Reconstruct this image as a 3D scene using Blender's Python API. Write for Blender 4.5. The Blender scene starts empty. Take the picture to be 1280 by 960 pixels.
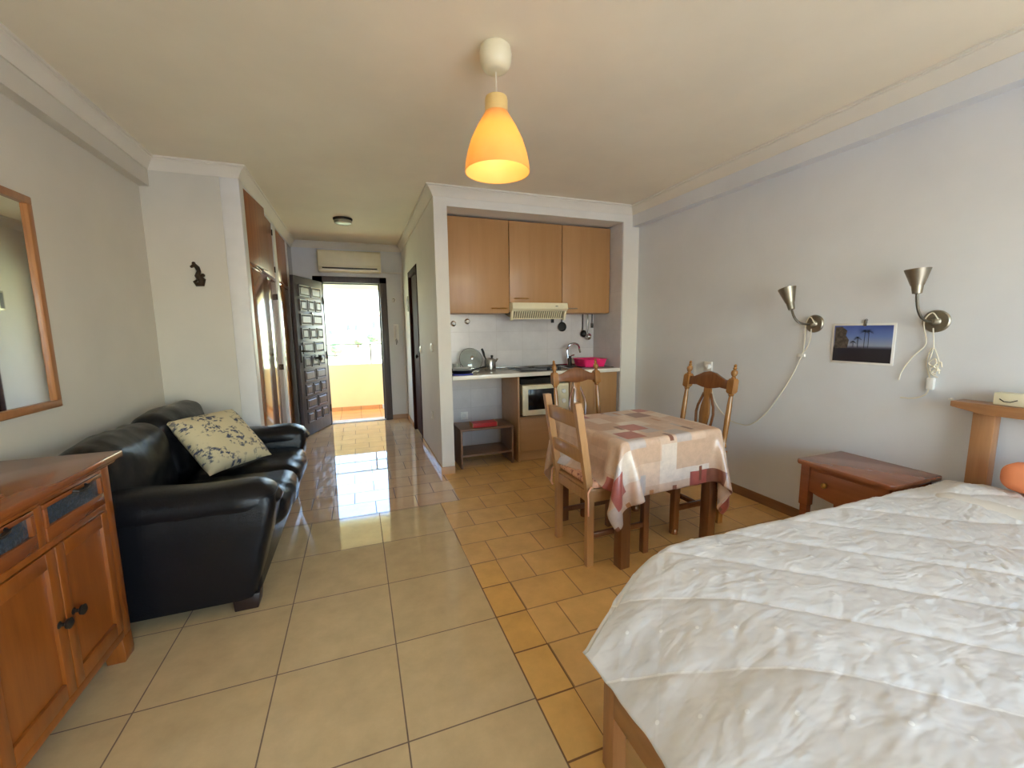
import bpy, bmesh, math, random
import numpy as np
from mathutils import Vector, Matrix, Euler
random.seed(7)
C = bpy.context.scene.collection
PI = math.pi

# ------------------------------------------------------------------ helpers
def lin(c):
    return tuple(((v/255)/12.92 if v/255 <= .04045 else ((v/255+.055)/1.055)**2.4) for v in c)

class MB:
    """collects shapes, then becomes ONE mesh object"""
    def __init__(s): s.bm = bmesh.new()
    def _add(s, t, M=None, mat=0):
        if M is not None: bmesh.ops.transform(t, matrix=M, verts=t.verts)
        for f in t.faces: f.material_index = mat
        me = bpy.data.meshes.new('tmp'); t.to_mesh(me); t.free()
        s.bm.from_mesh(me); bpy.data.meshes.remove(me); return s
    def box(s, x0, x1, y0, y1, z0, z1, bev=0, mat=0, M=None, seg=2):
        t = bmesh.new(); bmesh.ops.create_cube(t, size=1)
        for v in t.verts:
            v.co = Vector(((x0+x1)/2+v.co.x*(x1-x0), (y0+y1)/2+v.co.y*(y1-y0), (z0+z1)/2+v.co.z*(z1-z0)))
        if bev: bmesh.ops.bevel(t, geom=t.edges[:], offset=bev, segments=seg, affect='EDGES', profile=.5)
        return s._add(t, M, mat)
    def bar(s, a, b, w, h, bev=0, mat=0):
        a, b = Vector(a), Vector(b); d = b-a; L = d.length
        q = d.to_track_quat('Z', 'Y').to_matrix().to_4x4()
        return s.box(-w/2, w/2, -h/2, h/2, 0, L, bev, mat, Matrix.Translation(a) @ q)
    def loft(s, rings, caps=True, mat=0, M=None, closed=True):
        t = bmesh.new(); R = [[t.verts.new(p) for p in r] for r in rings]; n = len(R[0])
        for i in range(len(R)-1):
            for j in range(n if closed else n-1):
                t.faces.new((R[i][j], R[i][(j+1) % n], R[i+1][(j+1) % n], R[i+1][j]))
        if caps:
            t.faces.new(R[0][::-1]); t.faces.new(R[-1])
        bmesh.ops.recalc_face_normals(t, faces=t.faces[:])
        return s._add(t, M, mat)
    def lathe(s, prof, M=None, seg=24, mat=0, caps=True):
        rings = [[(max(r, .0004)*math.cos(2*PI*k/seg), max(r, .0004)*math.sin(2*PI*k/seg), z) for k in range(seg)] for r, z in prof]
        return s.loft(rings, caps, mat, M)
    def tube(s, pts, r, seg=8, mat=0, rr=None):
        P = [Vector(p) for p in pts]; rings = []; up = Vector((0, 0, 1)); n0 = None
        for i, p in enumerate(P):
            d = (P[min(i+1, len(P)-1)]-P[max(i-1, 0)]).normalized()
            if n0 is None:
                n0 = d.cross(up if abs(d.z) < .9 else Vector((1, 0, 0))).normalized()
            n0 = (n0-d*n0.dot(d)).normalized(); b = d.cross(n0); q = rr[i] if rr else r
            rings.append([p+(n0*math.cos(2*PI*k/seg)+b*math.sin(2*PI*k/seg))*q for k in range(seg)])
        return s.loft(rings, True, mat)
    def prism(s, poly, axis, a, b, mat=0, M=None, bev=0):
        """poly of 2D points extruded along axis from a to b"""
        t = bmesh.new()
        def P(p, q): return {'x': (q, p[0], p[1]), 'y': (p[0], q, p[1]), 'z': (p[0], p[1], q)}[axis]
        A = [t.verts.new(P(p, a)) for p in poly]; B = [t.verts.new(P(p, b)) for p in poly]; n = len(poly)
        t.faces.new(A); t.faces.new(B[::-1])
        for i in range(n): t.faces.new((A[i], B[i], B[(i+1) % n], A[(i+1) % n]))
        bmesh.ops.recalc_face_normals(t, faces=t.faces[:])
        if bev: bmesh.ops.bevel(t, geom=[e for e in t.edges], offset=bev, segments=2, affect='EDGES', profile=.5)
        return s._add(t, M, mat)
    def quad(s, pts, mat=0):
        t = bmesh.new(); t.faces.new([t.verts.new(p) for p in pts]); return s._add(t, None, mat)
    def ico(s, r, loc, sc=(1, 1, 1), sub=2, mat=0, noise=0):
        t = bmesh.new(); bmesh.ops.create_icosphere(t, subdivisions=sub, radius=r)
        for v in t.verts:
            k = 1+noise*(random.random()-.5)*2
            v.co = Vector((v.co.x*sc[0]*k+loc[0], v.co.y*sc[1]*k+loc[1], v.co.z*sc[2]*k+loc[2]))
        return s._add(t, None, mat)
    def grid(s, P, uv=None, mat=0, closed=False):
        """P: (n,m,3) array"""
        n, m = P.shape[:2]; t = bmesh.new()
        V = [[t.verts.new(P[i, j]) for j in range(m)] for i in range(n)]
        for i in range(n-1):
            for j in range(m-1): t.faces.new((V[i][j], V[i+1][j], V[i+1][j+1], V[i][j+1]))
        return s._add(t, None, mat)
    def build(s, name, mat, parent=None, angle=35, local=False):
        me = bpy.data.meshes.new(name); off = Vector((0, 0, 0)); loc = Vector((0, 0, 0))
        if parent is not None:
            r = parent
            while r.parent: r = r.parent
            if not r.get('_local'): off = r.location.copy()
        elif not local and len(s.bm.verts):
            xs = [v.co for v in s.bm.verts]
            loc = Vector(((min(v.x for v in xs)+max(v.x for v in xs))/2, (min(v.y for v in xs)+max(v.y for v in xs))/2, min(v.z for v in xs)))
            off = loc
        if off.length: bmesh.ops.translate(s.bm, vec=-off, verts=s.bm.verts)
        s.bm.to_mesh(me); s.bm.free()
        for m in (mat if isinstance(mat, (list, tuple)) else [mat]): me.materials.append(m)
        me.shade_smooth(); me.set_sharp_from_angle(angle=math.radians(angle))
        o = bpy.data.objects.new(name, me); C.objects.link(o); o.location = loc
        if parent is not None: o.parent = parent; o.location = (0, 0, 0)
        return o

LOCALS = []
def thing(name, label, cat, loc=(0, 0, 0), rotz=0, group=None, local=False, structure=False):
    o = bpy.data.objects.new(name, None); C.objects.link(o); o.empty_display_size = .1
    o.location = loc; o.rotation_euler = (0, 0, rotz); o['label'] = label; o['category'] = cat
    if group: o['group'] = group
    if local: o['_local'] = 1; LOCALS.append(o)
    if structure: o['kind'] = 'structure'
    return o
def tag(o, label, cat, group=None):
    o['label'] = label; o['category'] = cat
    if group: o['group'] = group
    return o
def struct(name, mb, mat, label, cat):
    o = mb.build(name, mat, None, local=True); o['kind'] = 'structure'; o['label'] = label; o['category'] = cat; return o

# ------------------------------------------------------------------ materials
def newmat(name):
    m = bpy.data.materials.new(name); m.use_nodes = True; nt = m.node_tree
    return m, nt, nt.nodes['Principled BSDF']
def N(nt, t, **kw):
    n = nt.nodes.new(t)
    for k, v in kw.items():
        if k in n.inputs: n.inputs[k].default_value = v
        else: setattr(n, k, v)
    return n
def ramp(nt, fac, stops, interp='LINEAR'):
    r = nt.nodes.new('ShaderNodeValToRGB'); r.color_ramp.interpolation = interp
    e = r.color_ramp.elements
    while len(e) < len(stops): e.new(.5)
    for k, (p, c) in enumerate(stops): e[k].position = p; e[k].color = (*c, 1)
    nt.links.new(fac, r.inputs['Fac']); return r.outputs['Color']
def mix(nt, f, a, b, mode='MIX'):
    m = nt.nodes.new('ShaderNodeMix'); m.data_type = 'RGBA'; m.blend_type = mode
    for sock, v in ((m.inputs['Factor'], f), (m.inputs[6], a), (m.inputs[7], b)):
        if hasattr(v, 'links'): nt.links.new(v, sock)
        elif isinstance(v, (int, float)): sock.default_value = v
        else: sock.default_value = (*v, 1)
    return m.outputs[2]
def bump(nt, p, h, strength=.1, dist=.01):
    b = N(nt, 'ShaderNodeBump', Strength=strength, Distance=dist); nt.links.new(h, b.inputs['Height'])
    nt.links.new(b.outputs['Normal'], p.inputs['Normal']); return b
def coord(nt, scale=(1, 1, 1), loc=(0, 0, 0), rot=(0, 0, 0), which='Object'):
    t = nt.nodes.new('ShaderNodeTexCoord'); m = N(nt, 'ShaderNodeMapping')
    m.inputs['Scale'].default_value = scale; m.inputs['Location'].default_value = loc; m.inputs['Rotation'].default_value = rot
    nt.links.new(t.outputs[which], m.inputs['Vector']); return m.outputs['Vector']
def noise(nt, v, scale=5, detail=3, rough=.5):
    n = N(nt, 'ShaderNodeTexNoise', Scale=scale, Detail=detail, Roughness=rough); nt.links.new(v, n.inputs['Vector']); return n.outputs['Fac']

def plain(name, c, rough=.5, metal=0, var=.06, scale=9, bmp=0, coat=0, spec=None):
    m, nt, p = newmat(name); c = lin(c); v = coord(nt); n = noise(nt, v, scale)
    nt.links.new(ramp(nt, n, [(.3, tuple(x*(1-var) for x in c)), (.7, tuple(min(1, x*(1+var)) for x in c))]), p.inputs['Base Color'])
    p.inputs['Roughness'].default_value = rough; p.inputs['Metallic'].default_value = metal
    if coat: p.inputs['Coat Weight'].default_value = coat; p.inputs['Coat Roughness'].default_value = .08
    if spec is not None: p.inputs['Specular IOR Level'].default_value = spec
    if bmp: bump(nt, p, noise(nt, v, scale*12), bmp, .004)
    return m
def wood(name, c1, c2, grain='z', rough=.35, coat=.2, sc=1.0, spec=.5, bmp=.06):
    m, nt, p = newmat(name); s = {'x': (1.2, 14, 14), 'y': (14, 1.2, 14), 'z': (14, 14, 1.2)}[grain]
    v = coord(nt, tuple(q*sc for q in s)); n = noise(nt, v, 3, 5, .6)
    n2 = noise(nt, coord(nt, (2, 2, 2)), 1.5, 2)
    a = ramp(nt, n, [(.28, lin(c1)), (.72, lin(c2))])
    nt.links.new(mix(nt, .25, a, ramp(nt, n2, [(.3, lin(c1)), (.7, lin(c2))])), p.inputs['Base Color'])
    p.inputs['Roughness'].default_value = rough; p.inputs['Coat Weight'].default_value = coat; p.inputs['Coat Roughness'].default_value = .12
    p.inputs['Specular IOR Level'].default_value = spec
    bump(nt, p, n, bmp, .003); return m
def wallmat(name, c, bscale=220, bstr=.12):
    m, nt, p = newmat(name); c = lin(c); v = coord(nt)
    n = noise(nt, v, 1.6, 4, .6)
    nt.links.new(ramp(nt, n, [(.3, tuple(x*.95 for x in c)), (.7, tuple(min(1, x*1.03) for x in c))]), p.inputs['Base Color'])
    p.inputs['Roughness'].default_value = .75; p.inputs['Specular IOR Level'].default_value = .2
    bump(nt, p, noise(nt, v, bscale, 2), bstr, .004); return m
def tiles(name, w, h, offset, loc, c1, c2, grout, rough, mort=.004, blotch=6, bvar=.12, plane='xy', spec=.5, coat=0):
    m, nt, p = newmat(name)
    t = nt.nodes.new('ShaderNodeTexCoord'); src = t.outputs['Object']
    if plane != 'xy':
        sp = nt.nodes.new('ShaderNodeSeparateXYZ'); nt.links.new(src, sp.inputs[0]); cb = nt.nodes.new('ShaderNodeCombineXYZ')
        nt.links.new(sp.outputs['X' if plane == 'xz' else 'Y'], cb.inputs[0]); nt.links.new(sp.outputs['Z'], cb.inputs[1]); src = cb.outputs[0]
    mp = N(nt, 'ShaderNodeMapping'); mp.inputs['Location'].default_value = (-loc[0]+20*w, -loc[1]+20*h, 0); nt.links.new(src, mp.inputs['Vector'])
    b = nt.nodes.new('ShaderNodeTexBrick'); b.offset = offset; b.offset_frequency = 2
    for k, q in (('Scale', 1.0), ('Mortar Size', mort), ('Mortar Smooth', .2), ('Bias', 0.), ('Brick Width', w), ('Row Height', h)): b.inputs[k].default_value = q
    b.inputs['Color1'].default_value = (*lin(c1), 1); b.inputs['Color2'].default_value = (*lin(c2), 1); b.inputs['Mortar'].default_value = (*lin(grout), 1)
    nt.links.new(mp.outputs['Vector'], b.inputs['Vector'])
    n = noise(nt, coord(nt), blotch, 5, .65)
    k = ramp(nt, n, [(.3, (1-bvar,)*3), (.7, (1+bvar*.3, 1+bvar*.3, 1+bvar*.3))])
    nt.links.new(mix(nt, 1.0, b.outputs['Color'], k, 'MULTIPLY'), p.inputs['Base Color'])
    rr = nt.nodes.new('ShaderNodeMapRange'); rr.inputs['To Min'].default_value = rough; rr.inputs['To Max'].default_value = .8
    nt.links.new(b.outputs['Fac'], rr.inputs['Value']); nt.links.new(rr.outputs['Result'], p.inputs['Roughness'])
    p.inputs['Specular IOR Level'].default_value = spec; p.inputs['Coat Weight'].default_value = coat; p.inputs['Coat Roughness'].default_value = .02
    iv = nt.nodes.new('ShaderNodeMath'); iv.operation = 'SUBTRACT'; iv.inputs[0].default_value = 1; nt.links.new(b.outputs['Fac'], iv.inputs[1])
    ad = nt.nodes.new('ShaderNodeMath'); ad.operation = 'MULTIPLY_ADD'; nt.links.new(noise(nt, coord(nt), 9, 2), ad.inputs[0]); ad.inputs[1].default_value = .25; nt.links.new(iv.outputs[0], ad.inputs[2])
    bump(nt, p, ad.outputs[0], .25, .002); return m

M = {}
M['wall'] = wallmat('wall_paint', (222, 224, 226))
M['walldim'] = wallmat('dimmed_wall_paint', (212, 207, 194))  # darker, warmer copy of wall paint; left side's dimmer light put into colour
M['wallk'] = wallmat('cream_paint', (226, 222, 212))
M['ceil'] = wallmat('ceiling_paint', (238, 229, 208), 150, .05)
M['crown'] = wallmat('moulding_paint', (228, 222, 208), 80, .03)
M['beige'] = tiles('beige_floor_tile', .4485, .4555, 0, (.531, 1.689), (212, 186, 140), (206, 179, 132), (122, 100, 76), .055, .0028, 7, .14)
M['brick'] = tiles('ochre_floor_tile', .305, .2325, .5, (.686, 1.689+.2325), (232, 187, 120), (226, 179, 112), (160, 122, 76), .22, .0035, 6, .16, spec=.5)
M['strip'] = tiles('orange_border_tile', .1525, .2325, 0, (.531, 1.689), (232, 184, 108), (225, 174, 98), (130, 92, 52), .25, .004, 8, .14, spec=.4)
M['corr'] = tiles('corridor_floor_tile', .305, .2325, .5, (.065, 3.07+.2325), (228, 194, 154), (222, 186, 145), (116, 92, 70), .035, .0035, 6, .12, spec=.8, coat=.5)
M['reddark2'] = plain('near_black_wood', (38, 24, 20), .4)
M['ktile'] = tiles('white_wall_tile', .30, .2, 0, (.8, .9), (216, 213, 213), (209, 206, 207), (198, 194, 194), .2, .003, 5, .1, plane='xz')
M['ktile2'] = tiles('white_side_tile', .30, .2, 0, (3.7, .9), (216, 213, 213), (209, 206, 207), (198, 194, 194), .2, .003, 5, .1, plane='yz')
M['skirt'] = wood('skirting_brown', (122, 82, 50), (150, 104, 66), 'y', .4)
M['skirtb'] = plain('skirting_terracotta', (190, 146, 104), .35)
M['beech'] = wood('beech_laminate', (172, 128, 80), (186, 142, 94), 'z', .4, .1, .5)
M['beech2'] = wood('beech_laminate_across', (174, 134, 92), (188, 148, 106), 'x', .4, .1, .5)
M['walnut'] = wood('shelf_walnut', (112, 84, 64), (134, 102, 80), 'x', .5, .05)
M['pine'] = wood('honey_pine', (120, 62, 18), (148, 82, 28), 'z', .3, .25)
M['piney'] = wood('honey_pine_across', (118, 60, 24), (142, 78, 34), 'y', .25, .35)
M['chair'] = wood('chair_varnish', (140, 92, 44), (170, 120, 66), 'z', .25, .5)
M['chaird'] = wood('chair_varnish_dark', (108, 64, 34), (138, 86, 48), 'z', .25, .5)
M['chairl'] = wood('chair_pale', (168, 122, 76), (190, 146, 98), 'z', .35, .2)
M['frame'] = wood('mirror_frame_wood', (150, 98, 54), (172, 118, 70), 'z', .35, .1)
M['tleg'] = wood('table_wood', (100, 62, 36), (128, 82, 50), 'z', .35, .3)
M['night'] = wood('reddish_varnish', (136, 76, 44), (162, 96, 58), 'y', .25, .45)
M['bedw'] = wood('bed_wood', (150, 102, 64), (176, 128, 86), 'z', .35, .25)
M['bedwy'] = wood('bed_wood_across', (150, 102, 64), (176, 128, 86), 'y', .35, .25)
M['ward'] = wood('wardrobe_varnish', (128, 72, 32), (168, 102, 50), 'z', .12, .6, .6, .6, .004)
M['wardu'] = wood('cupboard_varnish', (124, 66, 28), (166, 98, 48), 'z', .4, .15, .6, .4)
M['wardd'] = wood('wardrobe_dark', (84, 44, 22), (116, 66, 36), 'z', .15, .6)
M['dark'] = wood('dark_door_wood', (72, 66, 68), (92, 84, 86), 'z', .5, .1, spec=.5)
M['reddark'] = wood('mahogany_dark', (58, 32, 26), (76, 42, 34), 'z', .75, 0, spec=.15)
M['whitep'] = plain('white_paint', (224, 222, 218), .45, var=.03)
M['cream'] = plain('cream_plastic', (232, 224, 192), .35, var=.03)
M['white'] = plain('white_plastic', (236, 234, 228), .35, var=.03)
M['steel'] = plain('steel', (176, 174, 170), .25, 1, .06, 30)
M['nickel'] = plain('brushed_nickel', (158, 150, 134), .38, 1, .06, 40)
M['nickeld'] = plain('dark_nickel', (112, 106, 96), .35, 1, .06, 40)
M['chrome'] = plain('chrome', (205, 205, 205), .1, 1, .03)
M['black'] = plain('black_plastic', (24, 23, 23), .4, var=.2)
M['iron'] = plain('dark_iron', (42, 36, 30), .5, .4, .2)
M['brass'] = plain('brass', (190, 150, 84), .3, 1)
M['pink'] = plain('pink_plastic', (250, 52, 122), .3, var=.05)
M['red'] = plain('red_cover', (176, 38, 40), .5)
M['blue'] = plain('blue_plastic', (66, 72, 176), .4)
M['china'] = plain('white_china', (232, 234, 232), .15, var=.02)
M['worktop'] = plain('speckled_worktop', (196, 188, 172), .18, var=.16, scale=160)
M['wedge'] = plain('worktop_edge', (238, 234, 222), .3, var=.02)
M['hobglass'] = plain('hob_glass', (58, 58, 60), .12)
M['orange'] = plain('orange_cloth', (244, 152, 104), .85, bmp=.2)
M['sheet'] = plain('mattress_ticking', (222, 216, 204), .9)
M['railm'] = plain('railing_grey', (120, 116, 110), .5, .5)
M['parapet'] = wallmat('parapet_paint', (238, 214, 164))
M['soffit'] = wallmat('soffit_paint', (242, 232, 208))
M['balc'] = tiles('terracotta_tile', .3, .3, 0, (0, 6.6), (216, 156, 100), (208, 146, 92), (170, 120, 80), .5)
M['stone'] = plain('threshold_marble', (226, 226, 226), .25, var=.06)
M['cable'] = plain('cable_cream', (226, 218, 196), .5, var=.02)
M['seahorse'] = plain('dark_bronze', (54, 38, 22), .45, .3, .3, 60)

def leather():
    m, nt, p = newmat('black_leather'); v = coord(nt)
    p.inputs['Base Color'].default_value = (.006, .006, .0075, 1); p.inputs['Roughness'].default_value = .27; p.inputs['Specular IOR Level'].default_value = .28
    vo = N(nt, 'ShaderNodeTexVoronoi', Scale=220); nt.links.new(v, vo.inputs['Vector'])
    n = noise(nt, v, 14, 4, .6)
    a = nt.nodes.new('ShaderNodeMath'); a.operation = 'MULTIPLY_ADD'; nt.links.new(n, a.inputs[0]); a.inputs[1].default_value = 5; nt.links.new(vo.outputs['Distance'], a.inputs[2])
    bump(nt, p, a.outputs[0], .25, .003); return m
M['leather'] = leather()
def quilt():
    """satin cloth with stitch lines paler for the light on their ridges and small raised knots"""
    m, nt, p = newmat('satin_quilt'); v = coord(nt)
    n = noise(nt, v, 5, 4); base = ramp(nt, n, [(.3, lin((212, 209, 203))), (.7, lin((224, 221, 215)))])
    def mth(op, a, b=None):
        q = nt.nodes.new('ShaderNodeMath'); q.operation = op
        for k, w_ in enumerate((a, b)):
            if w_ is None: continue
            if hasattr(w_, 'links'): nt.links.new(w_, q.inputs[k])
            else: q.inputs[k].default_value = w_
        return q.outputs[0]
    def uvs(name):
        u = nt.nodes.new('ShaderNodeUVMap'); u.uv_map = name; sp = nt.nodes.new('ShaderNodeSeparateXYZ'); nt.links.new(u.outputs[0], sp.inputs[0])
        f = [mth('SUBTRACT', sp.outputs[k], mth('ROUND', sp.outputs[k])) for k in (0, 1)]; return f
    a = uvs('knots'); dx = mth('MULTIPLY', a[0], .1025); dy = mth('MULTIPLY', a[1], .09)
    r = mth('SQRT', mth('ADD', mth('MULTIPLY', dx, dx), mth('MULTIPLY', dy, dy)))
    knot = mth('MULTIPLY', mth('LESS_THAN', r, .0042), .8)
    c = uvs('stitch'); l1 = mth('LESS_THAN', mth('ABSOLUTE', mth('MULTIPLY', c[0], .205)), .0035); l2 = mth('LESS_THAN', mth('ABSOLUTE', mth('MULTIPLY', c[1], .62)), .003)  # stitch lines lightened; shine on their ridges put into the colour
    f = mth('MAXIMUM', knot, mth('MAXIMUM', mth('MULTIPLY', l1, .7), mth('MULTIPLY', l2, .12)))
    nt.links.new(mix(nt, f, base, lin((242, 240, 234))), p.inputs['Base Color'])
    p.inputs['Roughness'].default_value = .36; p.inputs['Sheen Weight'].default_value = .15
    w_ = N(nt, 'ShaderNodeTexNoise', Scale=7.0, Detail=2.0, Roughness=.5, Distortion=.8); nt.links.new(coord(nt, (1, 2.2, 1), rot=(0, 0, .72)), w_.inputs['Vector'])
    w2 = N(nt, 'ShaderNodeTexNoise', Scale=24.0, Detail=1.0, Roughness=.4, Distortion=.4); nt.links.new(coord(nt, (1, 1.8, 1), rot=(0, 0, .9)), w2.inputs['Vector'])
    bump(nt, p, mth('ADD', w_.outputs['Fac'], mth('MULTIPLY', w2.outputs['Fac'], .3)), .38, .022); return m
M['quilt'] = quilt()
def shade():
    m, nt, p = newmat('amber_shade'); v = coord(nt)
    n = noise(nt, v, 8); col = ramp(nt, n, [(.3, lin((252, 214, 134))), (.7, lin((253, 219, 144)))])
    nt.links.new(col, p.inputs['Base Color']); p.inputs['Roughness'].default_value = .35
    tr = nt.nodes.new('ShaderNodeBsdfTranslucent'); nt.links.new(col, tr.inputs['Color'])
    ms = nt.nodes.new('ShaderNodeMixShader'); ms.inputs[0].default_value = .5
    nt.links.new(p.outputs[0], ms.inputs[1]); nt.links.new(tr.outputs[0], ms.inputs[2])
    nt.links.new(ms.outputs[0], nt.nodes['Material Output'].inputs['Surface']); return m
M['shade'] = shade()
def glass(name, c=(1, 1, 1), rough=0.0, trans=1.0):
    m, nt, p = newmat(name); n = noise(nt, coord(nt), 4)
    nt.links.new(ramp(nt, n, [(.3, c), (.7, tuple(min(1, x*1.02) for x in c))]), p.inputs['Base Color'])
    p.inputs['Roughness'].default_value = rough; p.inputs['Transmission Weight'].default_value = trans; p.inputs['IOR'].default_value = 1.45; return m
M['glass'] = glass('clear_glass', (.95, 1, .97))
def frosted():
    m, nt, p = newmat('frosted_glass'); v = coord(nt, (30, 30, 30)); n = noise(nt, v, 3)
    nt.links.new(ramp(nt, n, [(.3, lin((58, 66, 74))), (.7, lin((74, 82, 92)))]), p.inputs['Base Color'])
    p.inputs['Roughness'].default_value = .12; p.inputs['Transmission Weight'].default_value = .25; bump(nt, p, n, .4, .004); return m
M['frost'] = frosted()
def mirror():
    m, nt, p = newmat('mirror_silver'); p.inputs['Base Color'].default_value = (.86, .87, .86, 1); p.inputs['Metallic'].default_value = 1
    n = noise(nt, coord(nt), 3); r = nt.nodes.new('ShaderNodeMapRange'); r.inputs['To Min'].default_value = .01; r.inputs['To Max'].default_value = .03
    nt.links.new(n, r.inputs['Value']); nt.links.new(r.outputs[0], p.inputs['Roughness']); return m
M['mirror'] = mirror()
def patchwork():
    m, nt, p = newmat('patchwork_cloth')
    v = coord(nt, (1, 1, 1), which='UV')
    def cells(w_, h_, off):
        """random value per rectangular patch"""
        mp = N(nt, 'ShaderNodeMapping'); mp.inputs['Location'].default_value = (off/w_, off*.7/h_, 0); mp.inputs['Scale'].default_value = (1/w_, 1/h_, 1); nt.links.new(v, mp.inputs['Vector'])
        f = nt.nodes.new('ShaderNodeVectorMath'); f.operation = 'FLOOR'; nt.links.new(mp.outputs['Vector'], f.inputs[0])
        wn = nt.nodes.new('ShaderNodeTexWhiteNoise'); wn.noise_dimensions = '3D'; nt.links.new(f.outputs[0], wn.inputs['Vector'])
        sx = nt.nodes.new('ShaderNodeSeparateColor'); nt.links.new(wn.outputs['Color'], sx.inputs[0]); return wn.outputs['Value'], sx
    def gt(sock, t):
        g = nt.nodes.new('ShaderNodeMath'); g.operation = 'GREATER_THAN'; g.inputs[1].default_value = t; nt.links.new(sock, g.inputs[0]); return g.outputs[0]
    tan, tan2, cr_, red_, brn, gry = lin((222, 192, 166)), lin((212, 178, 150)), lin((230, 212, 194)), lin((178, 96, 84)), lin((140, 88, 68)), lin((200, 186, 178))
    v1, s1_ = cells(.19, .13, .31); c = ramp(nt, v1, [(0, tan), (.35, tan2), (.6, cr_), (.8, tan)], 'CONSTANT')
    v2, s2_ = cells(.11, .15, .77); c = mix(nt, gt(s2_.outputs[1], .6), c, ramp(nt, v2, [(0, gry), (.3, cr_), (.55, tan2), (.85, tan)], 'CONSTANT'))
    v3, s3_ = cells(.135, .135, .43); c = mix(nt, gt(s3_.outputs[1], .86), c, ramp(nt, v3, [(0, red_), (.6, brn), (.8, red_)], 'CONSTANT'))
    v4, s4_ = cells(.028, .085, .05); c = mix(nt, gt(s4_.outputs[1], .962), c, ramp(nt, v4, [(0, brn), (.5, lin((196, 134, 84))), (.8, gry)], 'CONSTANT'))
    n = noise(nt, v, 24, 4, .7)
    c = mix(nt, 1.0, c, ramp(nt, n, [(.35, (.88, .87, .87)), (.6, (1, 1, 1))]), 'MULTIPLY')
    nt.links.new(c, p.inputs['Base Color']); p.inputs['Roughness'].default_value = .28; p.inputs['Specular IOR Level'].default_value = .7
    bump(nt, p, noise(nt, v, 60, 2), .08, .003); return m
M['cloth'] = patchwork()
def floral(name, base, ink, sc, thr):
    m, nt, p = newmat(name); v = coord(nt, (sc, sc, sc), which='UV')
    n1 = noise(nt, v, 2.2, 2); n2 = noise(nt, v, 9, 4, .7)
    w = N(nt, 'ShaderNodeTexVoronoi', Scale=11.0); w.feature = 'SMOOTH_F1'; nt.links.new(v, w.inputs['Vector'])
    a = nt.nodes.new('ShaderNodeMath'); a.operation = 'MULTIPLY'; nt.links.new(ramp(nt, n1, [(thr, (0, 0, 0)), (thr+.06, (1, 1, 1))]), a.inputs[0])
    nt.links.new(ramp(nt, n2, [(.5, (0, 0, 0)), (.56, (1, 1, 1))]), a.inputs[1])
    nt.links.new(mix(nt, a.outputs[0], lin(base), lin(ink)), p.inputs['Base Color']); p.inputs['Roughness'].default_value = .85
    bump(nt, p, noise(nt, v, 120, 2), .15, .003); return m
M['floral'] = floral('floral_linen', (206, 192, 154), (70, 74, 92), 1, .46)
M['peach'] = floral('peach_print', (226, 172, 138), (150, 84, 76), 1, .48)
def photo():
    m, nt, p = newmat('palm_photo'); t = nt.nodes.new('ShaderNodeTexCoord'); sp = nt.nodes.new('ShaderNodeSeparateXYZ'); nt.links.new(t.outputs['UV'], sp.inputs[0])
    sky = ramp(nt, sp.outputs['Y'], [(0, lin((40, 38, 44))), (.36, lin((44, 42, 50))), (.4, lin((92, 92, 110))), (.46, lin((150, 160, 178))), (.7, lin((104, 128, 186))), (1, lin((66, 86, 158)))])
    nt.links.new(sky, p.inputs['Base Color']); p.inputs['Roughness'].default_value = .35; return m
M['photo'] = photo()
M['palm'] = plain('photo_dark_green', (44, 48, 52), .4, var=.2, scale=90)
M['bark'] = plain('photo_brown', (84, 74, 66), .4, var=.6, scale=60)
M['grass'] = plain('dry_grass', (214, 218, 160), .9, var=.2, scale=.12)
M['bouncegrey'] = plain('neutral_bounce_grey', (186, 184, 180), .9, var=.1, scale=.5)  # grey keeps light bounced from the added ground neutral
M['leaf'] = plain('leaf_green', (110, 140, 96), .8, var=.3, scale=2)
M['leaf2'] = plain('leaf_bluegreen', (120, 172, 150), .8, var=.2, scale=2)
M['house'] = plain('white_render', (240, 232, 222), .8)
M['housep'] = plain('pink_render', (226, 180, 170), .8)
M['roof'] = plain('roof_tile', (190, 128, 104), .8)
M['pane'] = plain('window_dark', (80, 84, 92), .2)

def set_uv(o, fn):
    me = o.data; uv = me.uv_layers.new(name='UVMap')
    for l in me.loops: uv.data[l.index].uv = fn(me.vertices[l.vertex_index].co)

# ------------------------------------------------------------------ room constants
XL, XR, YK, YE, ZC = -1.36, 2.784, 3.704, 6.415, 2.54
XCL, XCR, YF, YB = -.76, .69, 3.75, -1.9     # corridor walls, left face wall, back wall
KX0, KX1, KY1, KZ = .79, 2.597, 4.254, 2.383  # kitchen niche
T = .15

# floor: beige field, orange strip, ochre field, corridor
b = MB()
def fq(x0, x1, y0, y1, mat): b.quad([(x0, y0, 0), (x1, y0, 0), (x1, y1, 0), (x0, y1, 0)], mat)
fq(XL, .531, YB, 3.068, 0); fq(.531, .6835, YB, 2.154, 1); fq(.6835, XR, YB, 2.154, 2); fq(.531, XR, 2.154, 3.068, 2)
fq(XL, .531, 3.068, YE+.01, 3); fq(.531, .69, 3.068, YE+.01, 3); fq(.69, XR, 3.068, KY1, 2)
b.box(XL-T, XR+T, YB-T, YE+.01, -.12, -.002)
struct('floor', b, [M['beige'], M['strip'], M['brick'], M['corr']], 'glossy tiled floor, big beige tiles beside small ochre brick-laid tiles', 'floor')
struct('ceiling', MB().box(XL-T, XR+T, YB-T, YE+.2, ZC, ZC+.12), M['ceil'], 'plain cream painted ceiling', 'ceiling')
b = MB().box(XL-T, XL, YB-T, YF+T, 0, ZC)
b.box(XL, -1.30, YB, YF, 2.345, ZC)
struct('wall_left', b, M['walldim'], 'left wall behind sofa with a shallow beam along the top', 'wall')
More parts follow.
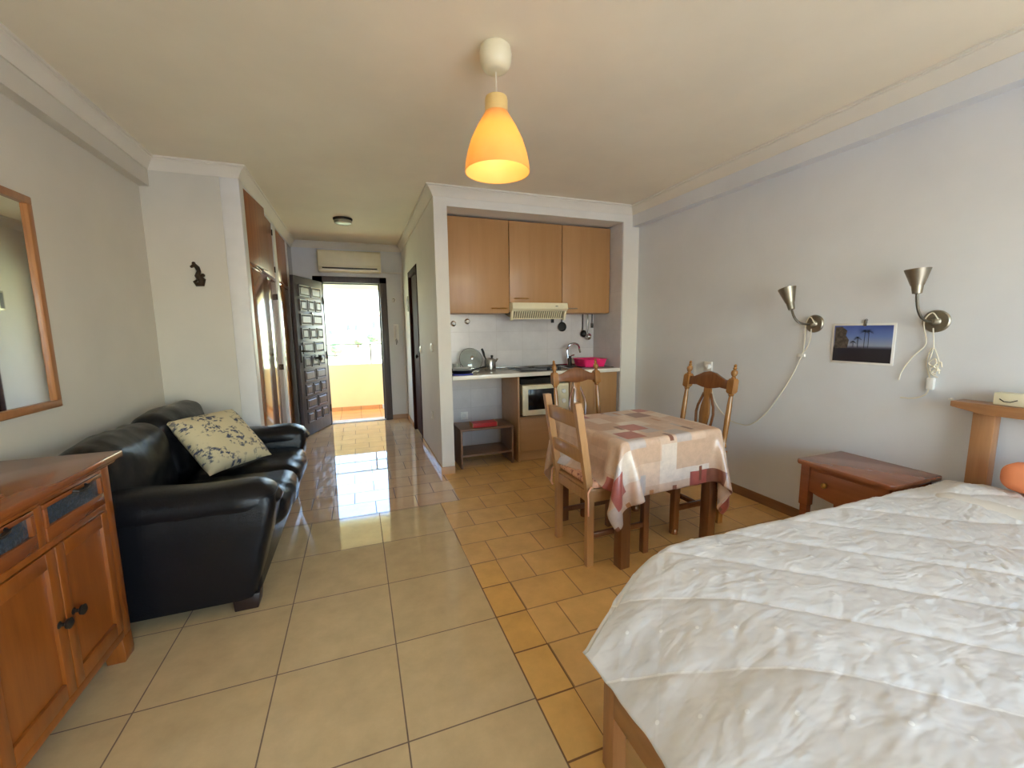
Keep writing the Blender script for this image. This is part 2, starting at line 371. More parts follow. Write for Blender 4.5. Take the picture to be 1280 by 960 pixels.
b = MB().box(XR, XR+T, YB-T, KY1+T, 0, ZC); b.box(2.70, XR, YB, YK, 2.345, ZC)
struct('wall_right', b, M['wall'], 'long right wall carrying two wall lamps and a photo', 'wall')
struct('wall_front', MB().box(XL, XCL-.12, YF, YF+.1, 0, ZC), M['walldim'], 'short wall facing the room beside the wardrobe', 'wall')
# end wall with entrance opening
b = MB().box(-1.4, -.52, YE, YE+.2, 0, ZC); b.box(.44, .84, YE, YE+.2, 0, ZC); b.box(-.52, .44, YE, YE+.2, 2.08, ZC)
struct('wall_end', b, M['wall'], 'end wall of the corridor around the entrance doorway', 'wall')
# corridor right wall (kitchen partition side), opening for bathroom door 4.93..5.62
b = MB(); b.box(.674, KX0, YK, 4.90, 0, ZC); b.box(.674, KX0, 4.90, 5.66, 2.05, ZC); b.box(.674, KX0, 5.66, YE, 0, ZC)
struct('wall_corridor', b, M['wallk'], 'corridor wall between bathroom door and kitchen niche', 'wall')
b = MB(); b.box(KX0, KX1, KY1, KY1+.1, 0, ZC, mat=0)
struct('wall_kitchen', b, [M['ktile']], 'kitchen niche back wall of pale marbled tiles', 'wall')
b = MB().box(KX1, XR, YK, KY1, 0, ZC, mat=0); b.box(KX0, KX1, YK, KY1, KZ, ZC)
b.box(KX1-.006, KX1, YK+.01, KY1, 0, KZ, mat=1)
struct('wall_niche', b, [M['wallk'], M['ktile2']], 'painted surround of the kitchen niche with tiled right cheek', 'wall')
# back wall with a wide terrace opening (behind the camera)
WX0, WX1, WZ = .1, 2.5, 2.15
b = MB(); b.box(XL, WX0, YB-T, YB, 0, ZC); b.box(WX1, XR, YB-T, YB, 0, ZC); b.box(WX0, WX1, YB-T, YB, WZ, ZC)
struct('wall_back', b, M['wall'], 'back wall with a wide opening to the terrace', 'wall')
b = MB()
for x in (WX0, WX1-.05): b.box(x, x+.05, YB-.1, YB-.04, 0, WZ)
b.box(WX0, WX1, YB-.1, YB-.04, WZ-.05, WZ)
struct('window_1', b, M['whitep'], 'white frame of the open sliding terrace door', 'window')

# crown moulding round the whole room, mitred
loop = [(2.70, YB), (2.70, YK), (.674, YK), (.674, YE), (XCL, YE), (XCL, YF), (-1.30, YF), (-1.30, YB)]
prof = [(0, -.085), (.008, -.085), (.012, -.07), (.02, -.055), (.036, -.032), (.05, -.022), (.05, -.014), (.062, -.012), (.062, 0), (0, 0)]
def sweep(path, prof, z, closed, sgn=1):
    P = [Vector((*p, 0)) for p in path]; n = len(P); rings = []
    for i in range(n):
        d1 = (P[i]-P[i-1]).normalized() if (closed or i > 0) else (P[1]-P[0]).normalized()
        d2 = (P[(i+1) % n]-P[i]).normalized() if (closed or i < n-1) else d1
        n1, n2 = Vector((-d1.y, d1.x, 0))*sgn, Vector((-d2.y, d2.x, 0))*sgn
        m = (n1+n2).normalized(); k = 1/max(.3, m.dot(n1))
        rings.append([P[i]+m*k*r+Vector((0, 0, z+h)) for r, h in prof])
    if closed: rings.append(rings[0])
    return MB().loft(rings, caps=not closed)
struct('trim_1', sweep(loop, prof, ZC, True), M['crown'], 'plaster crown moulding where walls meet the ceiling', 'moulding')

# skirtings
bp = [(0, 0), (.012, 0), (.012, .062), (.009, .068), (0, .068)]
struct('baseboard_right', sweep([(XR, YB), (XR, YK), (KX1+.02, YK)], bp, 0, False), M['skirt'], 'brown skirting along the right wall', 'skirting')
struct('baseboard_left', sweep([(XCL-.005, YF), (XL, YF), (XL, YB)], bp, 0, False), M['skirtb'], 'tile skirting along the left wall', 'skirting')
struct('baseboard_corridor', sweep([(KX0, YK), (.674, YK), (.674, 4.84)], bp, 0, False), M['skirtb'], 'terracotta skirting round the foot of the kitchen partition', 'skirting')
struct('baseboard_end', sweep([(.674, 5.74), (.674, YE), (.445, YE)], bp, 0, False), M['skirtb'], 'terracotta skirting beside the entrance door', 'skirting')

# ------------------------------------------------------------------ bathroom door (corridor right)
d2 = thing('door_2', 'dark reddish bathroom door in the corridor wall', 'door', (.73, 5.28, 0), structure=True)
MB().box(.70, .74, 4.95, 5.61, .01, 2.0, .003).build('door_leaf', M['reddark'], d2)
b = MB(); b.box(.666, .80, 4.88, 4.95, 0, 2.07, .004); b.box(.666, .80, 5.61, 5.68, 0, 2.07, .004); b.box(.666, .80, 4.88, 5.68, 2.0, 2.07, .004)
b.build('door_frame', M['reddark'], d2)
b = MB(); b.lathe([(.022, 0), (.022, .01), (.01, .012), (.01, .035), (.024, .04), (.026, .055), (.015, .065)], Matrix.Translation((.70, 5.02, 1.02)) @ Matrix.Rotation(-PI/2, 4, 'Y'), 16)
b.build('door_knob', M['iron'], d2)

# ------------------------------------------------------------------ entrance: frame, leaf, threshold
b = MB(); b.box(.35, .445, YE-.02, YE+.12, 0, 2.085, .006); b.box(-.525, -.40, YE-.02, YE+.12, 0, 2.085, .006); b.box(-.525, .445, YE-.02, YE+.12, 2.0, 2.085, .006)
b.box(.33, .36, YE+.05, YE+.12, 0, 2.0, .003); b.box(-.40, .35, YE+.05, YE+.12, 1.985, 2.0, .003)
struct('trim_2', b, M['dark'], 'dark wooden frame of the entrance doorway', 'door frame')
struct('trim_3', MB().box(-.40, .35, YE-.01, YE+.2, -.02, .012, .004), M['stone'], 'pale stone threshold of the entrance doorway', 'threshold')
ang = math.atan2(5.653-6.379, -.672+.41)
d1 = thing('door_1', 'dark studded entrance door leaf standing open inward', 'door', (-.408, 6.372, 0), ang, local=True, structure=True)
LW, LH = .772, 2.0
b = MB().box(0, LW, -.042, 0, .012, LH, .003)
rows = 10; z1 = LH-.085; pitch = (LH-.085-.15)/rows
for r in range(rows):
    k = 2 if r % 2 == 0 else 3; za = z1-(r+1)*pitch+.022; zb = z1-r*pitch-.012
    w = (LW-.16)/k; 
    for c in range(k):
        xa, xb = .08+c*w+.016, .08+(c+1)*w-.016
        for sd in (1, -1):
            y0 = 0 if sd > 0 else -.042
            # raised bevelled block with a sunk border
            R = [[(xa, y0, za), (xb, y0, za), (xb, y0, zb), (xa, y0, zb)],
                 [(xa+.002, y0+sd*.016, za+.002), (xb-.002, y0+sd*.016, za+.002), (xb-.002, y0+sd*.016, zb-.002), (xa+.002, y0+sd*.016, zb-.002)],
                 [(xa+.012, y0+sd*.016, za+.012), (xb-.012, y0+sd*.016, za+.012), (xb-.012, y0+sd*.016, zb-.012), (xa+.012, y0+sd*.016, zb-.012)],
                 [(xa+.02, y0+sd*.006, za+.02), (xb-.02, y0+sd*.006, za+.02), (xb-.02, y0+sd*.006, zb-.02), (xa+.02, y0+sd*.006, zb-.02)],
                 [(xa+.034, y0+sd*.018, za+.034), (xb-.034, y0+sd*.018, za+.034), (xb-.034, y0+sd*.018, zb-.034), (xa+.034, y0+sd*.018, zb-.034)]]
            b.loft(R)
b.build('door_leaf', M['dark'], d1, 25)
kn = lambda x, z: Matrix.Translation((x, 0, z)) @ Matrix.Rotation(-PI/2, 4, 'X')
MB().lathe([(.04, 0), (.04, .02), (.014, .022), (.014, .05), (.032, .056), (.04, .075), (.032, .092), (.01, .098)], kn(.36, .985), 20).build('door_knob', M['iron'], d1)
MB().lathe([(.016, 0), (.016, .018), (.01, .022)], kn(.385, 1.56), 14).build('peephole', M['steel'], d1)
b = MB().box(.70, .74, 0, .012, .95, 1.16, .003); b.tube([(.72, .01, 1.09), (.72, .05, 1.09), (.70, .055, 1.09), (.62, .055, 1.09)], .009)
b.build('lever_handle', M['iron'], d1)
for z in (.25, 1.0, 1.75): MB().lathe([(.008, -.05), (.008, .05)], Matrix.Translation((-.004, .006, z)), 10).build('hinge', M['iron'], d1)

# ------------------------------------------------------------------ wardrobe
w = thing('wardrobe', 'built-in varnished wooden wardrobe along the corridor with upper cupboards', 'wardrobe', (-.9, 4.85, 0))
WF = XCL
b = MB()
b.box(WF-.12, WF+.004, YF, 3.875, 0, ZC-.08, .004); b.box(WF-.12, WF+.004, 5.06, 5.215, 0, ZC-.08, .004); b.box(WF-.12, WF+.004, 3.87, YE, 2.44, ZC, .0); b.box(WF-.12, WF+.004, 5.95, 6.02, 0, 2.45, .003)
b.build('jamb', M['whitep'], w)
MB().box(WF-.55, WF-.05, 3.87, 6.3, .0, 2.44).build('carcass', M['wardd'], w)
for a in ((3.875, 5.06, 1.845, 1.885), (5.215, 5.95, 1.845, 1.885), (3.875, 5.06, 0, .058), (5.215, 5.95, 0, .058)): MB().box(WF-.05, WF-.004, *a, .004).build('rail', M['ward'], w)
def wdoor(name, y0, y1, z0, z1, hinge_low, ajar=0, hand=None):
    b = MB(); b.box(WF-.03, WF-.008, y0+.003, y1-.003, z0, z1, .003)
    if ajar:
        pv = Vector((WF-.008, y0 if hinge_low else y1, 0)); Mx = Matrix.Translation(pv) @ Matrix.Rotation(-ajar if hinge_low else ajar, 4, 'Z') @ Matrix.Translation(-pv)
        bmesh.ops.transform(b.bm, matrix=Mx, verts=b.bm.verts)
    d = b.build(name, M['wardu'] if name == 'upper_door' else M['ward'], w)
    hy = y0+.004 if hinge_low else y1-.004
    for z in ((z0+.09, z1-.09) if z1-z0 < 1 else (z0+.15, (z0+z1)/2, z1-.15)): MB().box(WF-.012, WF+.002, hy-.006, hy+.006, z-.03, z+.03, .002).build('hinge', M['iron'], d)
    if hand:
        b = MB(); b.lathe([(.012, 0), (.006, .008), (.006, .02), (.013, .026), (.006, .034)], Matrix.Translation((WF-.008, hand, 1.117)) @ Matrix.Rotation(PI/2, 4, 'Y'), 12)
        b.box(WF-.006, WF+.004, hand-.045, hand+.045, 1.112, 1.122, .002); b.build('latch', M['iron'], d)
    return d
wdoor('lower_door', 3.875, 4.475, .06, 1.845, True, .045, hand=4.44); wdoor('lower_door', 4.485, 5.06, .06, 1.845, False, -.04)
wdoor('upper_door', 3.875, 4.475, 1.885, 2.44, True, .075); wdoor('upper_door', 4.485, 5.06, 1.885, 2.44, False)
wdoor('lower_door', 5.215, 5.95, .06, 1.845, True); wdoor('upper_door', 5.215, 5.95, 1.885, 2.44, True)
struct('wall_closet', MB().box(WF-.12, WF, 6.02, YE, 0, ZC), M['wardd'], 'dark wood panelled corner behind the open entrance door', 'wall')
struct('trim_4', MB().box(XL-.1, XL, YF+.1, YE+.1, 0, ZC), M['wall'], 'plain outer wall behind the wardrobe', 'wall')

# ------------------------------------------------------------------ corridor fittings
ac = thing('air_conditioner', 'cream split air conditioner above the entrance door', 'air conditioner', (-.03, 6.3, 2.13))
pr = [(YE-.001, 2.135), (YE-.001, 2.41), (6.25, 2.412), (6.215, 2.395), (6.20, 2.33), (6.205, 2.20), (6.235, 2.145), (6.27, 2.135)]
MB().prism(pr, 'x', -.43, .372, bev=.004).build('housing', M['cream'], ac)
MB().box(-.42, .362, 6.194, 6.212, 2.215, 2.385, .006).build('front_panel', M['cream'], ac)
MB().box(-.38, .32, 6.203, 6.245, 2.168, 2.182, .003).build('outlet_slot', M['black'], ac)
b = MB(); b.box(-.40, .34, 6.20, 6.24, 2.146, 2.160, .003); b.build('louvre', M['white'], ac)
tag(MB().box(.376, .672, YE-.022, YE-.001, 2.142, 2.165, .003).build('cable_trunking', M['whitep']), 'horizontal white cable trunking running right from the air conditioner', 'trunking')
tag(MB().box(.648, .672, YE-.022, YE-.001, .072, 2.140, .003).build('cable_trunking', M['whitep']), 'vertical white cable trunking down the corner right of the entrance', 'trunking')
hl = thing('ceiling_light', 'small dark-rimmed flush ceiling light in the corridor', 'ceiling lamp', (-.07, 5.05, ZC-.06))
T0 = Matrix.Translation((-.07, 5.05, ZC))
MB().lathe([(.10, 0), (.10, -.012), (.094, -.022), (.09, -.022)], T0, 28).build('rim', M['iron'], hl)
MB().lathe([(.088, -.018), (.092, -.03), (.088, -.05), (.06, -.06), (.01, -.063)], T0, 28).build('diffuser', plain('smoky_diffuser', (150, 142, 116), .3), hl)
it = thing('intercom', 'pale intercom handset on the wall right of the entrance', 'intercom', (.55, YE, 1.19))
MB().box(.515, .585, YE-.03, YE, 1.19, 1.42, .008).build('base_plate', M['white'], it)
b = MB().box(.532, .568, YE-.055, YE-.028, 1.21, 1.40, .012); b.build('handset', M['whitep'], it)
b = MB(); b.tube([(.55, YE-.04, 1.21), (.56, YE-.045, 1.15), (.545, YE-.04, 1.12), (.54, YE-.03, 1.2)], .004); b.build('cord', M['iron'], it)
hk = thing('key_hook', 'little dark curled hook on the wall right of the entrance', 'hook', (.54, YE, 1.74))
MB().box(.515, .565, YE-.008, YE, 1.735, 1.80, .003).build('plate', M['whitep'], hk)
MB().tube([(.525, YE-.01, 1.785), (.54, YE-.02, 1.792), (.552, YE-.022, 1.78), (.545, YE-.022, 1.762), (.54, YE-.018, 1.745)], .004).build('hook', M['iron'], hk)
th = thing('thermometer', 'small framed wall thermometer in the corridor beside the bathroom door', 'thermometer', (.668, 5.75, 1.60))
MB().box(.662, .674, 5.80, 5.88, 1.58, 1.78, .003).build('frame', M['nickel'], th)
MB().box(.659, .664, 5.815, 5.865, 1.60, 1.76).build('face', M['iron'], th)
def switch(name, y, z, lab, w=.08, cat='switch', rocker=True):
    s = thing(name, lab, cat, (.672, y, z))
    MB().box(.663, .674, y-w/2, y+w/2, z-.04, z+.04, .003).build('plate', M['white'], s)
    if rocker: MB().box(.658, .665, y-w*.3, y+w*.3, z-.025, z+.025, .002).build('rocker', M['whitep'], s)
    else:
        MB().lathe([(.02, 0), (.018, .004), (.004, .004)], Matrix.Translation((.664, y, z)) @ Matrix.Rotation(-PI/2, 4, 'Y'), 16).build('socket_face', M['whitep'], s)
switch('light_switch', 4.03, 1.16, 'white light switch on the corridor wall nearest the kitchen corner')
switch('light_switch', 4.78, 1.11, 'white light switch right beside the bathroom door frame')
switch('wall_socket', 4.14, .48, 'low power socket on the corridor wall near the kitchen corner', cat='socket', rocker=False)

# ------------------------------------------------------------------ kitchen niche
def hbar(mb, x0, x1, y, z):
    mb.tube([(x0, y, z), (x0, y-.02, z), (x0+.01, y-.026, z), (x1-.01, y-.026, z), (x1, y-.02, z), (x1, y, z)], .0055)
CY = 3.925
for k, (x0, x1, z0, h0, h1, hz, lab) in enumerate([(.80, 1.433, 1.482, 1.25, 1.40, 1.528, 'leftmost beech wall cupboard in the kitchen niche'), (1.437, 2.013, 1.585, 1.49, 1.63, 1.625, 'middle beech wall cupboard above the cooker hood'), (2.017, 2.585, 1.485, 2.06, 2.18, 1.530, 'rightmost beech wall cupboard above the sink')]):
    c = thing('wall_cupboard', lab, 'cupboard', ((x0+x1)/2, 4.08, z0), group='beech wall cupboards')
    MB().box(x0, x1, CY+.02, KY1-.002, z0, 2.366, .001).build('cabinet_body', M['beech'], c)
    d = MB().box(x0+.0015, x1-.0015, CY, CY+.018, z0+.002, 2.364, .0015).build('door', M['beech'], c)
    b = MB(); hbar(b, h0, h1, CY, hz); b.build('handle', M['brass'] if k != 2 else M['nickel'], d)
hd = thing('cooker_hood', 'cream slatted cooker hood under the middle wall cupboard', 'cooker hood', (1.73, 4.0, 1.42))
pr = [(KY1-.01, 1.583), (CY-.075, 1.583), (CY-.09, 1.525), (CY-.06, 1.50), (KY1-.01, 1.50)]
MB().prism(pr, 'x', 1.437, 2.04, bev=.003).build('housing', M['cream'], hd)
b = MB()
pr = [(CY-.055, 1.498), (CY-.02, 1.43), (CY+.02, 1.425), (KY1-.02, 1.498)]
b.prism(pr, 'x', 1.47, 2.0); b.build('filter_backing', plain('grease_filter', (128, 120, 100), .5), hd)
b = MB()
for i in range(22):
    x = 1.478+i*.0238; b.bar((x, CY-.058, 1.497), (x, CY-.024, 1.43), .008, .006)
b.box(1.465, 2.005, CY-.032, CY-.012, 1.422, 1.432, .003); b.build('grille', M['cream'], hd)
for x in (1.447, 2.025):
    MB().prism([(CY-.06, 1.50), (CY-.03, 1.41), (CY, 1.41), (CY-.02, 1.50)], 'x', x-.012, x+.012, bev=.003).build('end_bracket', M['cream'], hd)
b = MB()
for x in (1.90, 1.915): b.box(x, x+.008, CY-.088, CY-.078, 1.545, 1.553)
b.build('switch', M['black'], hd)

# worktop
wt = thing('worktop', 'white-edged speckled kitchen worktop across the niche', 'worktop', (1.69, 3.98, .87))
MB().box(KX0+.003, KX1-.01, YK+.012, KY1-.003, .872, .904, .002).build('slab', M['worktop'], wt)
MB().box(KX0+.003, KX1-.01, YK, YK+.014, .868, .905, .003).build('front_edge', M['wedge'], wt)
MB().box(KX0+.003, KX1-.01, KY1-.022, KY1-.003, .904, .925, .004).build('upstand', M['steel'], wt)
hob = thing('hob', 'dark flush cooking hob set in the worktop', 'hob', (1.78, 3.98, .904))
MB().box(1.50, 2.00, 3.79, 4.20, .904, .911, .003).build('plate', M['hobglass'], hob)
for x, y, r in ((1.62, 4.08, .075), (1.62, 3.89, .09), (1.86, 4.09, .085)):
    MB().lathe([(r, .911), (r, .916), (r*.9, .918), (.01, .918)], Matrix.Translation((x, y, 0)), 24).build('ring', M['black'], hob)
for k in range(3):
    MB().lathe([(.02, .911), (.018, .935), (.012, .938)], Matrix.Translation((1.82+k*.06, 3.84, 0)), 16).build('knob', M['black'], hob)
sk = thing('sink', 'steel sink with a raised rim in the worktop', 'sink', (2.3, 3.98, .904))
b = MB(); sx0, sx1, sy0, sy1 = 2.07, 2.575, 3.80, 4.20
for a in ((sx0, sx1, sy0, sy0+.03), (sx0, sx1, sy1-.06, sy1), (sx0, sx0+.03, sy0, sy1), (sx1-.03, sx1, sy0, sy1)): b.box(*a, .904, .912, .003)
b.build('rim', M['steel'], sk)
MB().box(sx0+.03, sx1-.03, sy0+.03, sy1-.06, .9045, .906).build('basin', M['iron'], sk)
tp = thing('kitchen_tap', 'tall curved chrome tap behind the sink', 'tap', (2.21, 4.14, .905))
MB().lathe([(.03, .912), (.03, .92), (.024, .925), (.024, 1.0), (.018, 1.005), (.018, 1.02)], Matrix.Translation((2.21, 4.12, 0)), 18).build('tap_body', M['iron'], tp)
pts = [(2.19, 4.12, 1.0), (2.18, 4.12, 1.08)] + [(2.255-.075*math.cos(a), 4.12-.02*math.sin(a), 1.10+.06*math.sin(a)) for a in np.linspace(0, PI, 10)] + [(2.332, 4.1, 1.06)]
MB().tube(pts, .011, 10).build('spout', M['chrome'], tp)
MB().tube([(2.21, 4.12, 1.01), (2.235, 4.11, 1.03), (2.26, 4.10, 1.035)], .008).build('lever', M['chrome'], tp)
tb = thing('dish_tub', 'bright pink plastic dish tub standing in the sink', 'tub', (2.36, 3.98, .915))
R = []
for z, g in ((.912, -.015), (.914, 0), (.99, .018), (.998, .03), (.998, .024), (.99, .012), (.93, -.006), (.925, -.02)):
    x0, x1, y0, y1, r = 2.265-g, 2.505+g, 3.86-g, 4.10+g, .03
    ring = []
    for cx, cy, a0 in ((x1-r, y1-r, 0), (x0+r, y1-r, PI/2), (x0+r, y0+r, PI), (x1-r, y0+r, 1.5*PI)):
        for q in range(5): ring.append((cx+r*math.cos(a0+q*PI/8), cy+r*math.sin(a0+q*PI/8), z))
    R.append(ring)
tb2 = MB().loft(R).build('tub_shell', M['pink'], tb)
b = MB(); b.box(2.36, 2.41, 3.832, 3.845, .975, 1.0, .004); b.build('grip', M['pink'], tb)

# utensils on the wall under the right cupboard
def hang(name, x, z0, r, lab, cat, dark=True, kind='ladle', hl=.12, y=4.235):
    t = thing(name, lab, cat, (x, y, z0))
    hm = M['black'] if dark else M['steel']
    MB().bar((x, y, z0+r), (x, y, z0+r+hl), .012, .006, .002).build('handle', hm, t)
    if kind == 'pan':
        MB().lathe([(.001, -.003), (r*.9, -.003), (r, .01), (r, .014), (r*.86, .004), (.001, .004)], Matrix.Translation((x, y, z0)) @ Matrix.Rotation(PI/2, 4, 'X'), 24).build('pan_body', M['black'], t)
    elif kind == 'ladle':
        MB().lathe([(.001, -.002), (r*.6, .004), (r, .022), (r*.93, .022), (r*.5, .008), (.001, .004)], Matrix.Translation((x, y, z0)) @ Matrix.Rotation(PI/2, 4, 'X'), 20).build('bowl', hm, t)
    else:
        MB().box(x-r*.6, x+r*.6, y-.004, y+.004, z0-r, z0+r*1.1, .003).build('blade', hm, t)
    return t
hang('black_spatula', 2.055, 1.42, .03, 'short black utensil hanging left of the small black pan', 'utensil', kind='flat', hl=.03)
hang('small_pan', 2.17, 1.345, .052, 'small round black pan hanging on the kitchen tiles', 'pan', kind='pan', hl=.07)
hang('black_ladle', 2.44, 1.265, .04, 'black ladle hanging by its long handle beside a steel one', 'utensil', hl=.19)
hang('steel_ladle', 2.487, 1.232, .038, 'steel ladle hanging right of the black ladle', 'utensil', False, hl=.22, y=4.205)
hang('black_spoon', 2.562, 1.355, .026, 'black spoon hanging nearest the corner of the niche', 'utensil', kind='flat', hl=.12)
for k, (x, z, l) in enumerate(((.937, 1.39, 'left chrome stop valve on the kitchen tiles'), (1.083, 1.41, 'right chrome stop valve on the kitchen tiles'))):
    s = thing('stop_valve', l, 'valve', (x, KY1, z), group='chrome stop valves')
    Mx = Matrix.Translation((x, KY1, z)) @ Matrix.Rotation(PI/2, 4, 'X')
    MB().lathe([(.03, 0), (.028, .008), (.014, .012), (.014, .02)], Mx, 18).build('rose', M['chrome'], s)
    MB().lathe([(.010, .018), (.016, .024), (.016, .04), (.006, .044)], Mx, 14).build('knob', M['white'], s)
b = MB().box(.985, 1.065, KY1-.012, KY1, .33+.05, .46, .003)
ks = thing('wall_socket', 'white power socket on the tiles under the worktop', 'socket', (1.02, KY1, .42))
b.build('plate', M['white'], ks)
MB().lathe([(.024, 0), (.022, .004), (.004, .003)], Matrix.Translation((1.025, KY1-.012, .42)) @ Matrix.Rotation(PI/2, 4, 'X'), 18).build('socket_face', M['whitep'], ks)

# counter clutter
tag(MB().box(.815, 1.0, 3.75, 3.90, .905, .915, .003).build('blue_cloth', M['blue']), 'folded blue cloth lying on the worktop under the black pan', 'cloth')
pn = thing('frying_pan', 'wide black frying pan on the blue cloth by the niche edge', 'pan', (.92, 3.86, .915))
Mx = Matrix.Translation((.925, 3.87, .916))
MB().lathe([(.001, 0), (.09, 0), (.115, .03), (.118, .032), (.11, .03), (.088, .006), (.001, .006)], Mx, 28).build('pan_body', M['black'], pn)
MB().bar((1.03, 3.88, .942), (1.17, 3.91, .965), .02, .012, .004).build('handle', M['black'], pn)
for k in range(3):
    o = MB().lathe([(.001, 0), (.05, 0), (.092, .014), (.094, .017), (.05, .004), (.001, .004)], Matrix.Translation((.925, 3.87, .924+k*.012)), 28).build('dinner_plate', M['china'])
    tag(o, ('white dinner plate at the bottom of the stack in the black pan', 'white dinner plate in the middle of the stack in the pan', 'white dinner plate on top of the stack in the pan')[k], 'plate', 'white plates in the pan')
gl = MB().lathe([(.028, .905), (.032, .99), (.03, .99), (.026, .91), (.002, .909)], Matrix.Translation((.86, 4.08, 0)), 20).build('drinking_glass', M['glass'])
tag(gl, 'left clear tumbler standing behind the plates', 'glass')
gl = MB().lathe([(.028, .905), (.032, .985), (.03, .985), (.026, .91), (.002, .909)], Matrix.Translation((.935, 4.10, 0)), 20).build('drinking_glass', M['glass'])
tag(gl, 'right clear tumbler standing behind the plates', 'glass')
ld = thing('glass_lid', 'clear glass pan lid propped upright against the kitchen tiles', 'lid', (1.08, 4.14, .905))
Mx = Matrix.Translation((1.08, 4.12, 1.025)) @ Matrix.Rotation(math.radians(68), 4, 'X')
MB().lathe([(.118, 0), (.12, .004), (.09, .022), (.03, .034), (.002, .036), (.002, .032), (.03, .03), (.09, .018), (.116, .002)], Mx, 32).build('dome', M['glass'], ld)
MB().lathe([(.12, -.002), (.122, .002), (.12, .006), (.117, .002), (.12, -.002)], Mx, 32, caps=False).build('rim', M['steel'], ld)
MB().lathe([(.01, .036), (.01, .046), (.018, .05), (.018, .06), (.006, .064)], Mx, 16).build('knob', M['chrome'], ld)
kt = thing('moka_pot', 'shiny steel coffee pot with a black handle on the worktop', 'coffee pot', (1.255, 4.03, .905))
Mx = Matrix.Translation((1.255, 4.03, .905))
MB().lathe([(.001, 0), (.054, 0), (.058, .01), (.058, .105), (.05, .122), (.04, .127), (.03, .135), (.001, .138)], Mx, 26).build('pot_body', M['steel'], kt)
MB().lathe([(.006, .135), (.014, .146), (.014, .158), (.004, .163)], Mx @ Matrix.Translation((.02, 0, 0)), 14).build('lid_knob', M['black'], kt)
MB().tube([(1.215, 4.03, 1.02), (1.195, 4.03, 1.06), (1.185, 4.03, 1.10), (1.17, 4.03, 1.135)], .01, rr=[.006, .01, .013, .011]).build('handle', M['black'], kt)
MB().tube([(1.30, 4.03, .99), (1.325, 4.03, 1.02), (1.335, 4.03, 1.03)], .01, rr=[.014, .01, .008]).build('spout', M['steel'], kt)

# base cabinets
mc = thing('base_cabinet', 'beech base cabinet with an open bay for the microwave', 'cabinet', (1.75, 4.0, 0))
b = MB(); b.box(1.45, 1.468, 3.76, KY1-.004, 0, .870, .001); b.box(2.025, 2.043, 3.76, KY1-.004, 0, .870, .001); b.box(1.468, 2.025, 3.775, KY1-.004, .44, .458); b.box(1.468, 2.025, 4.2, 4.215, .458, .87)
b.build('cabinet_body', M['beech2'], mc)
MB().box(1.468, 2.025, 3.80, 3.815, 0, .105).build('plinth', M['beech2'], mc)
MB().box(1.470, 2.023, 3.757, 3.775, .108, .44, .0015).build('drawer_front', M['beech2'], mc)
ov = thing('oven_tray', 'dark roasting tin pushed in above the microwave', 'tin', (1.74, 3.95, .78))
R = []
for z, g in ((.779, 0), (.779, .0), (.835, .012), (.84, .02), (.84, .012), (.785, -.01)):
    R.append([(1.50-g, 3.80-g, z), (1.98+g, 3.80-g, z), (1.98+g, 4.12+g, z), (1.50-g, 4.12+g, z)])
MB().loft(R).build('tin_body', M['black'], ov)
MB().tube([(1.56, 3.785, .825), (1.57, 3.765, .83), (1.63, 3.765, .83), (1.64, 3.785, .825)], .006).build('handle', M['iron'], ov)
mw = thing('microwave', 'cream microwave oven in the bay under the hob', 'microwave', (1.74, 3.9, .46))
MB().box(1.49, 1.99, 3.75, 4.12, .474, .777, .006).build('housing', plain('microwave_side', (150, 136, 110), .45), mw)
MB().box(1.488, 1.992, 3.727, 3.752, .474, .777, .005).build('front', M['cream'], mw)
MB().box(1.545, 1.84, 3.722, 3.73, .53, .735, .003).build('door_window', plain('microwave_window', (14, 12, 12), .15), mw)
MB().box(1.875, 1.98, 3.721, 3.73, .50, .76, .003).build('control_panel', plain('panel_cream', (214, 204, 170), .4), mw)
for z in (.70, .60): MB().lathe([(.022, 0), (.02, .014), (.006, .016)], Matrix.Translation((1.93, 3.721, z)) @ Matrix.Rotation(PI/2, 4, 'X'), 18).build('dial', M['white'], mw)
for x in (1.53, 1.95):
    for y in (3.79, 4.08): MB().lathe([(.014, .4585), (.014, .475)], Matrix.Translation((x, y, 0)), 10).build('foot', M['black'], mw)
sc_ = thing('sink_cabinet', 'beech base cabinet with plain doors under the sink', 'cabinet', (2.32, 4.0, 0))
MB().box(2.045, 2.585, 3.78, KY1-.004, 0.0, .868, .001).build('cabinet_body', M['beech'], sc_)
MB().box(2.046, 2.31, 3.757, 3.778, .108, .866, .0015).build('door', M['beech'], sc_); MB().box(2.314, 2.584, 3.757, 3.778, .108, .866, .0015).build('door', M['beech'], sc_)
# low shelf and red box
sh = thing('low_shelf', 'small open brown shelf unit standing under the worktop', 'shelf unit', (1.13, 3.94, 0))
for x in (.868, 1.384): MB().box(x, x+.018, 3.77, 4.11, 0, .366, .001).build('side_panel', M['walnut'], sh)
MB().box(.866, 1.404, 3.767, 4.112, .366, .384, .001).build('top_panel', M['walnut'], sh)
MB().box(.886, 1.384, 3.775, 4.11, .112, .130, .001).build('shelf_board', M['walnut'], sh)
rb = thing('red_box', 'flat red box lying on the small brown shelf', 'box', (1.10, 3.86, .385))
MB().box(1.0, 1.24, 3.80, 3.93, .3845, .425, .002).build('box_body', M['red'], rb)
M['tan'] = plain('tan_edge', (196, 150, 110), .6)
for x in (.9955, 1.2405): MB().box(x, x+.004, 3.798, 3.932, .386, .43).build('box_edge', M['tan'], rb)

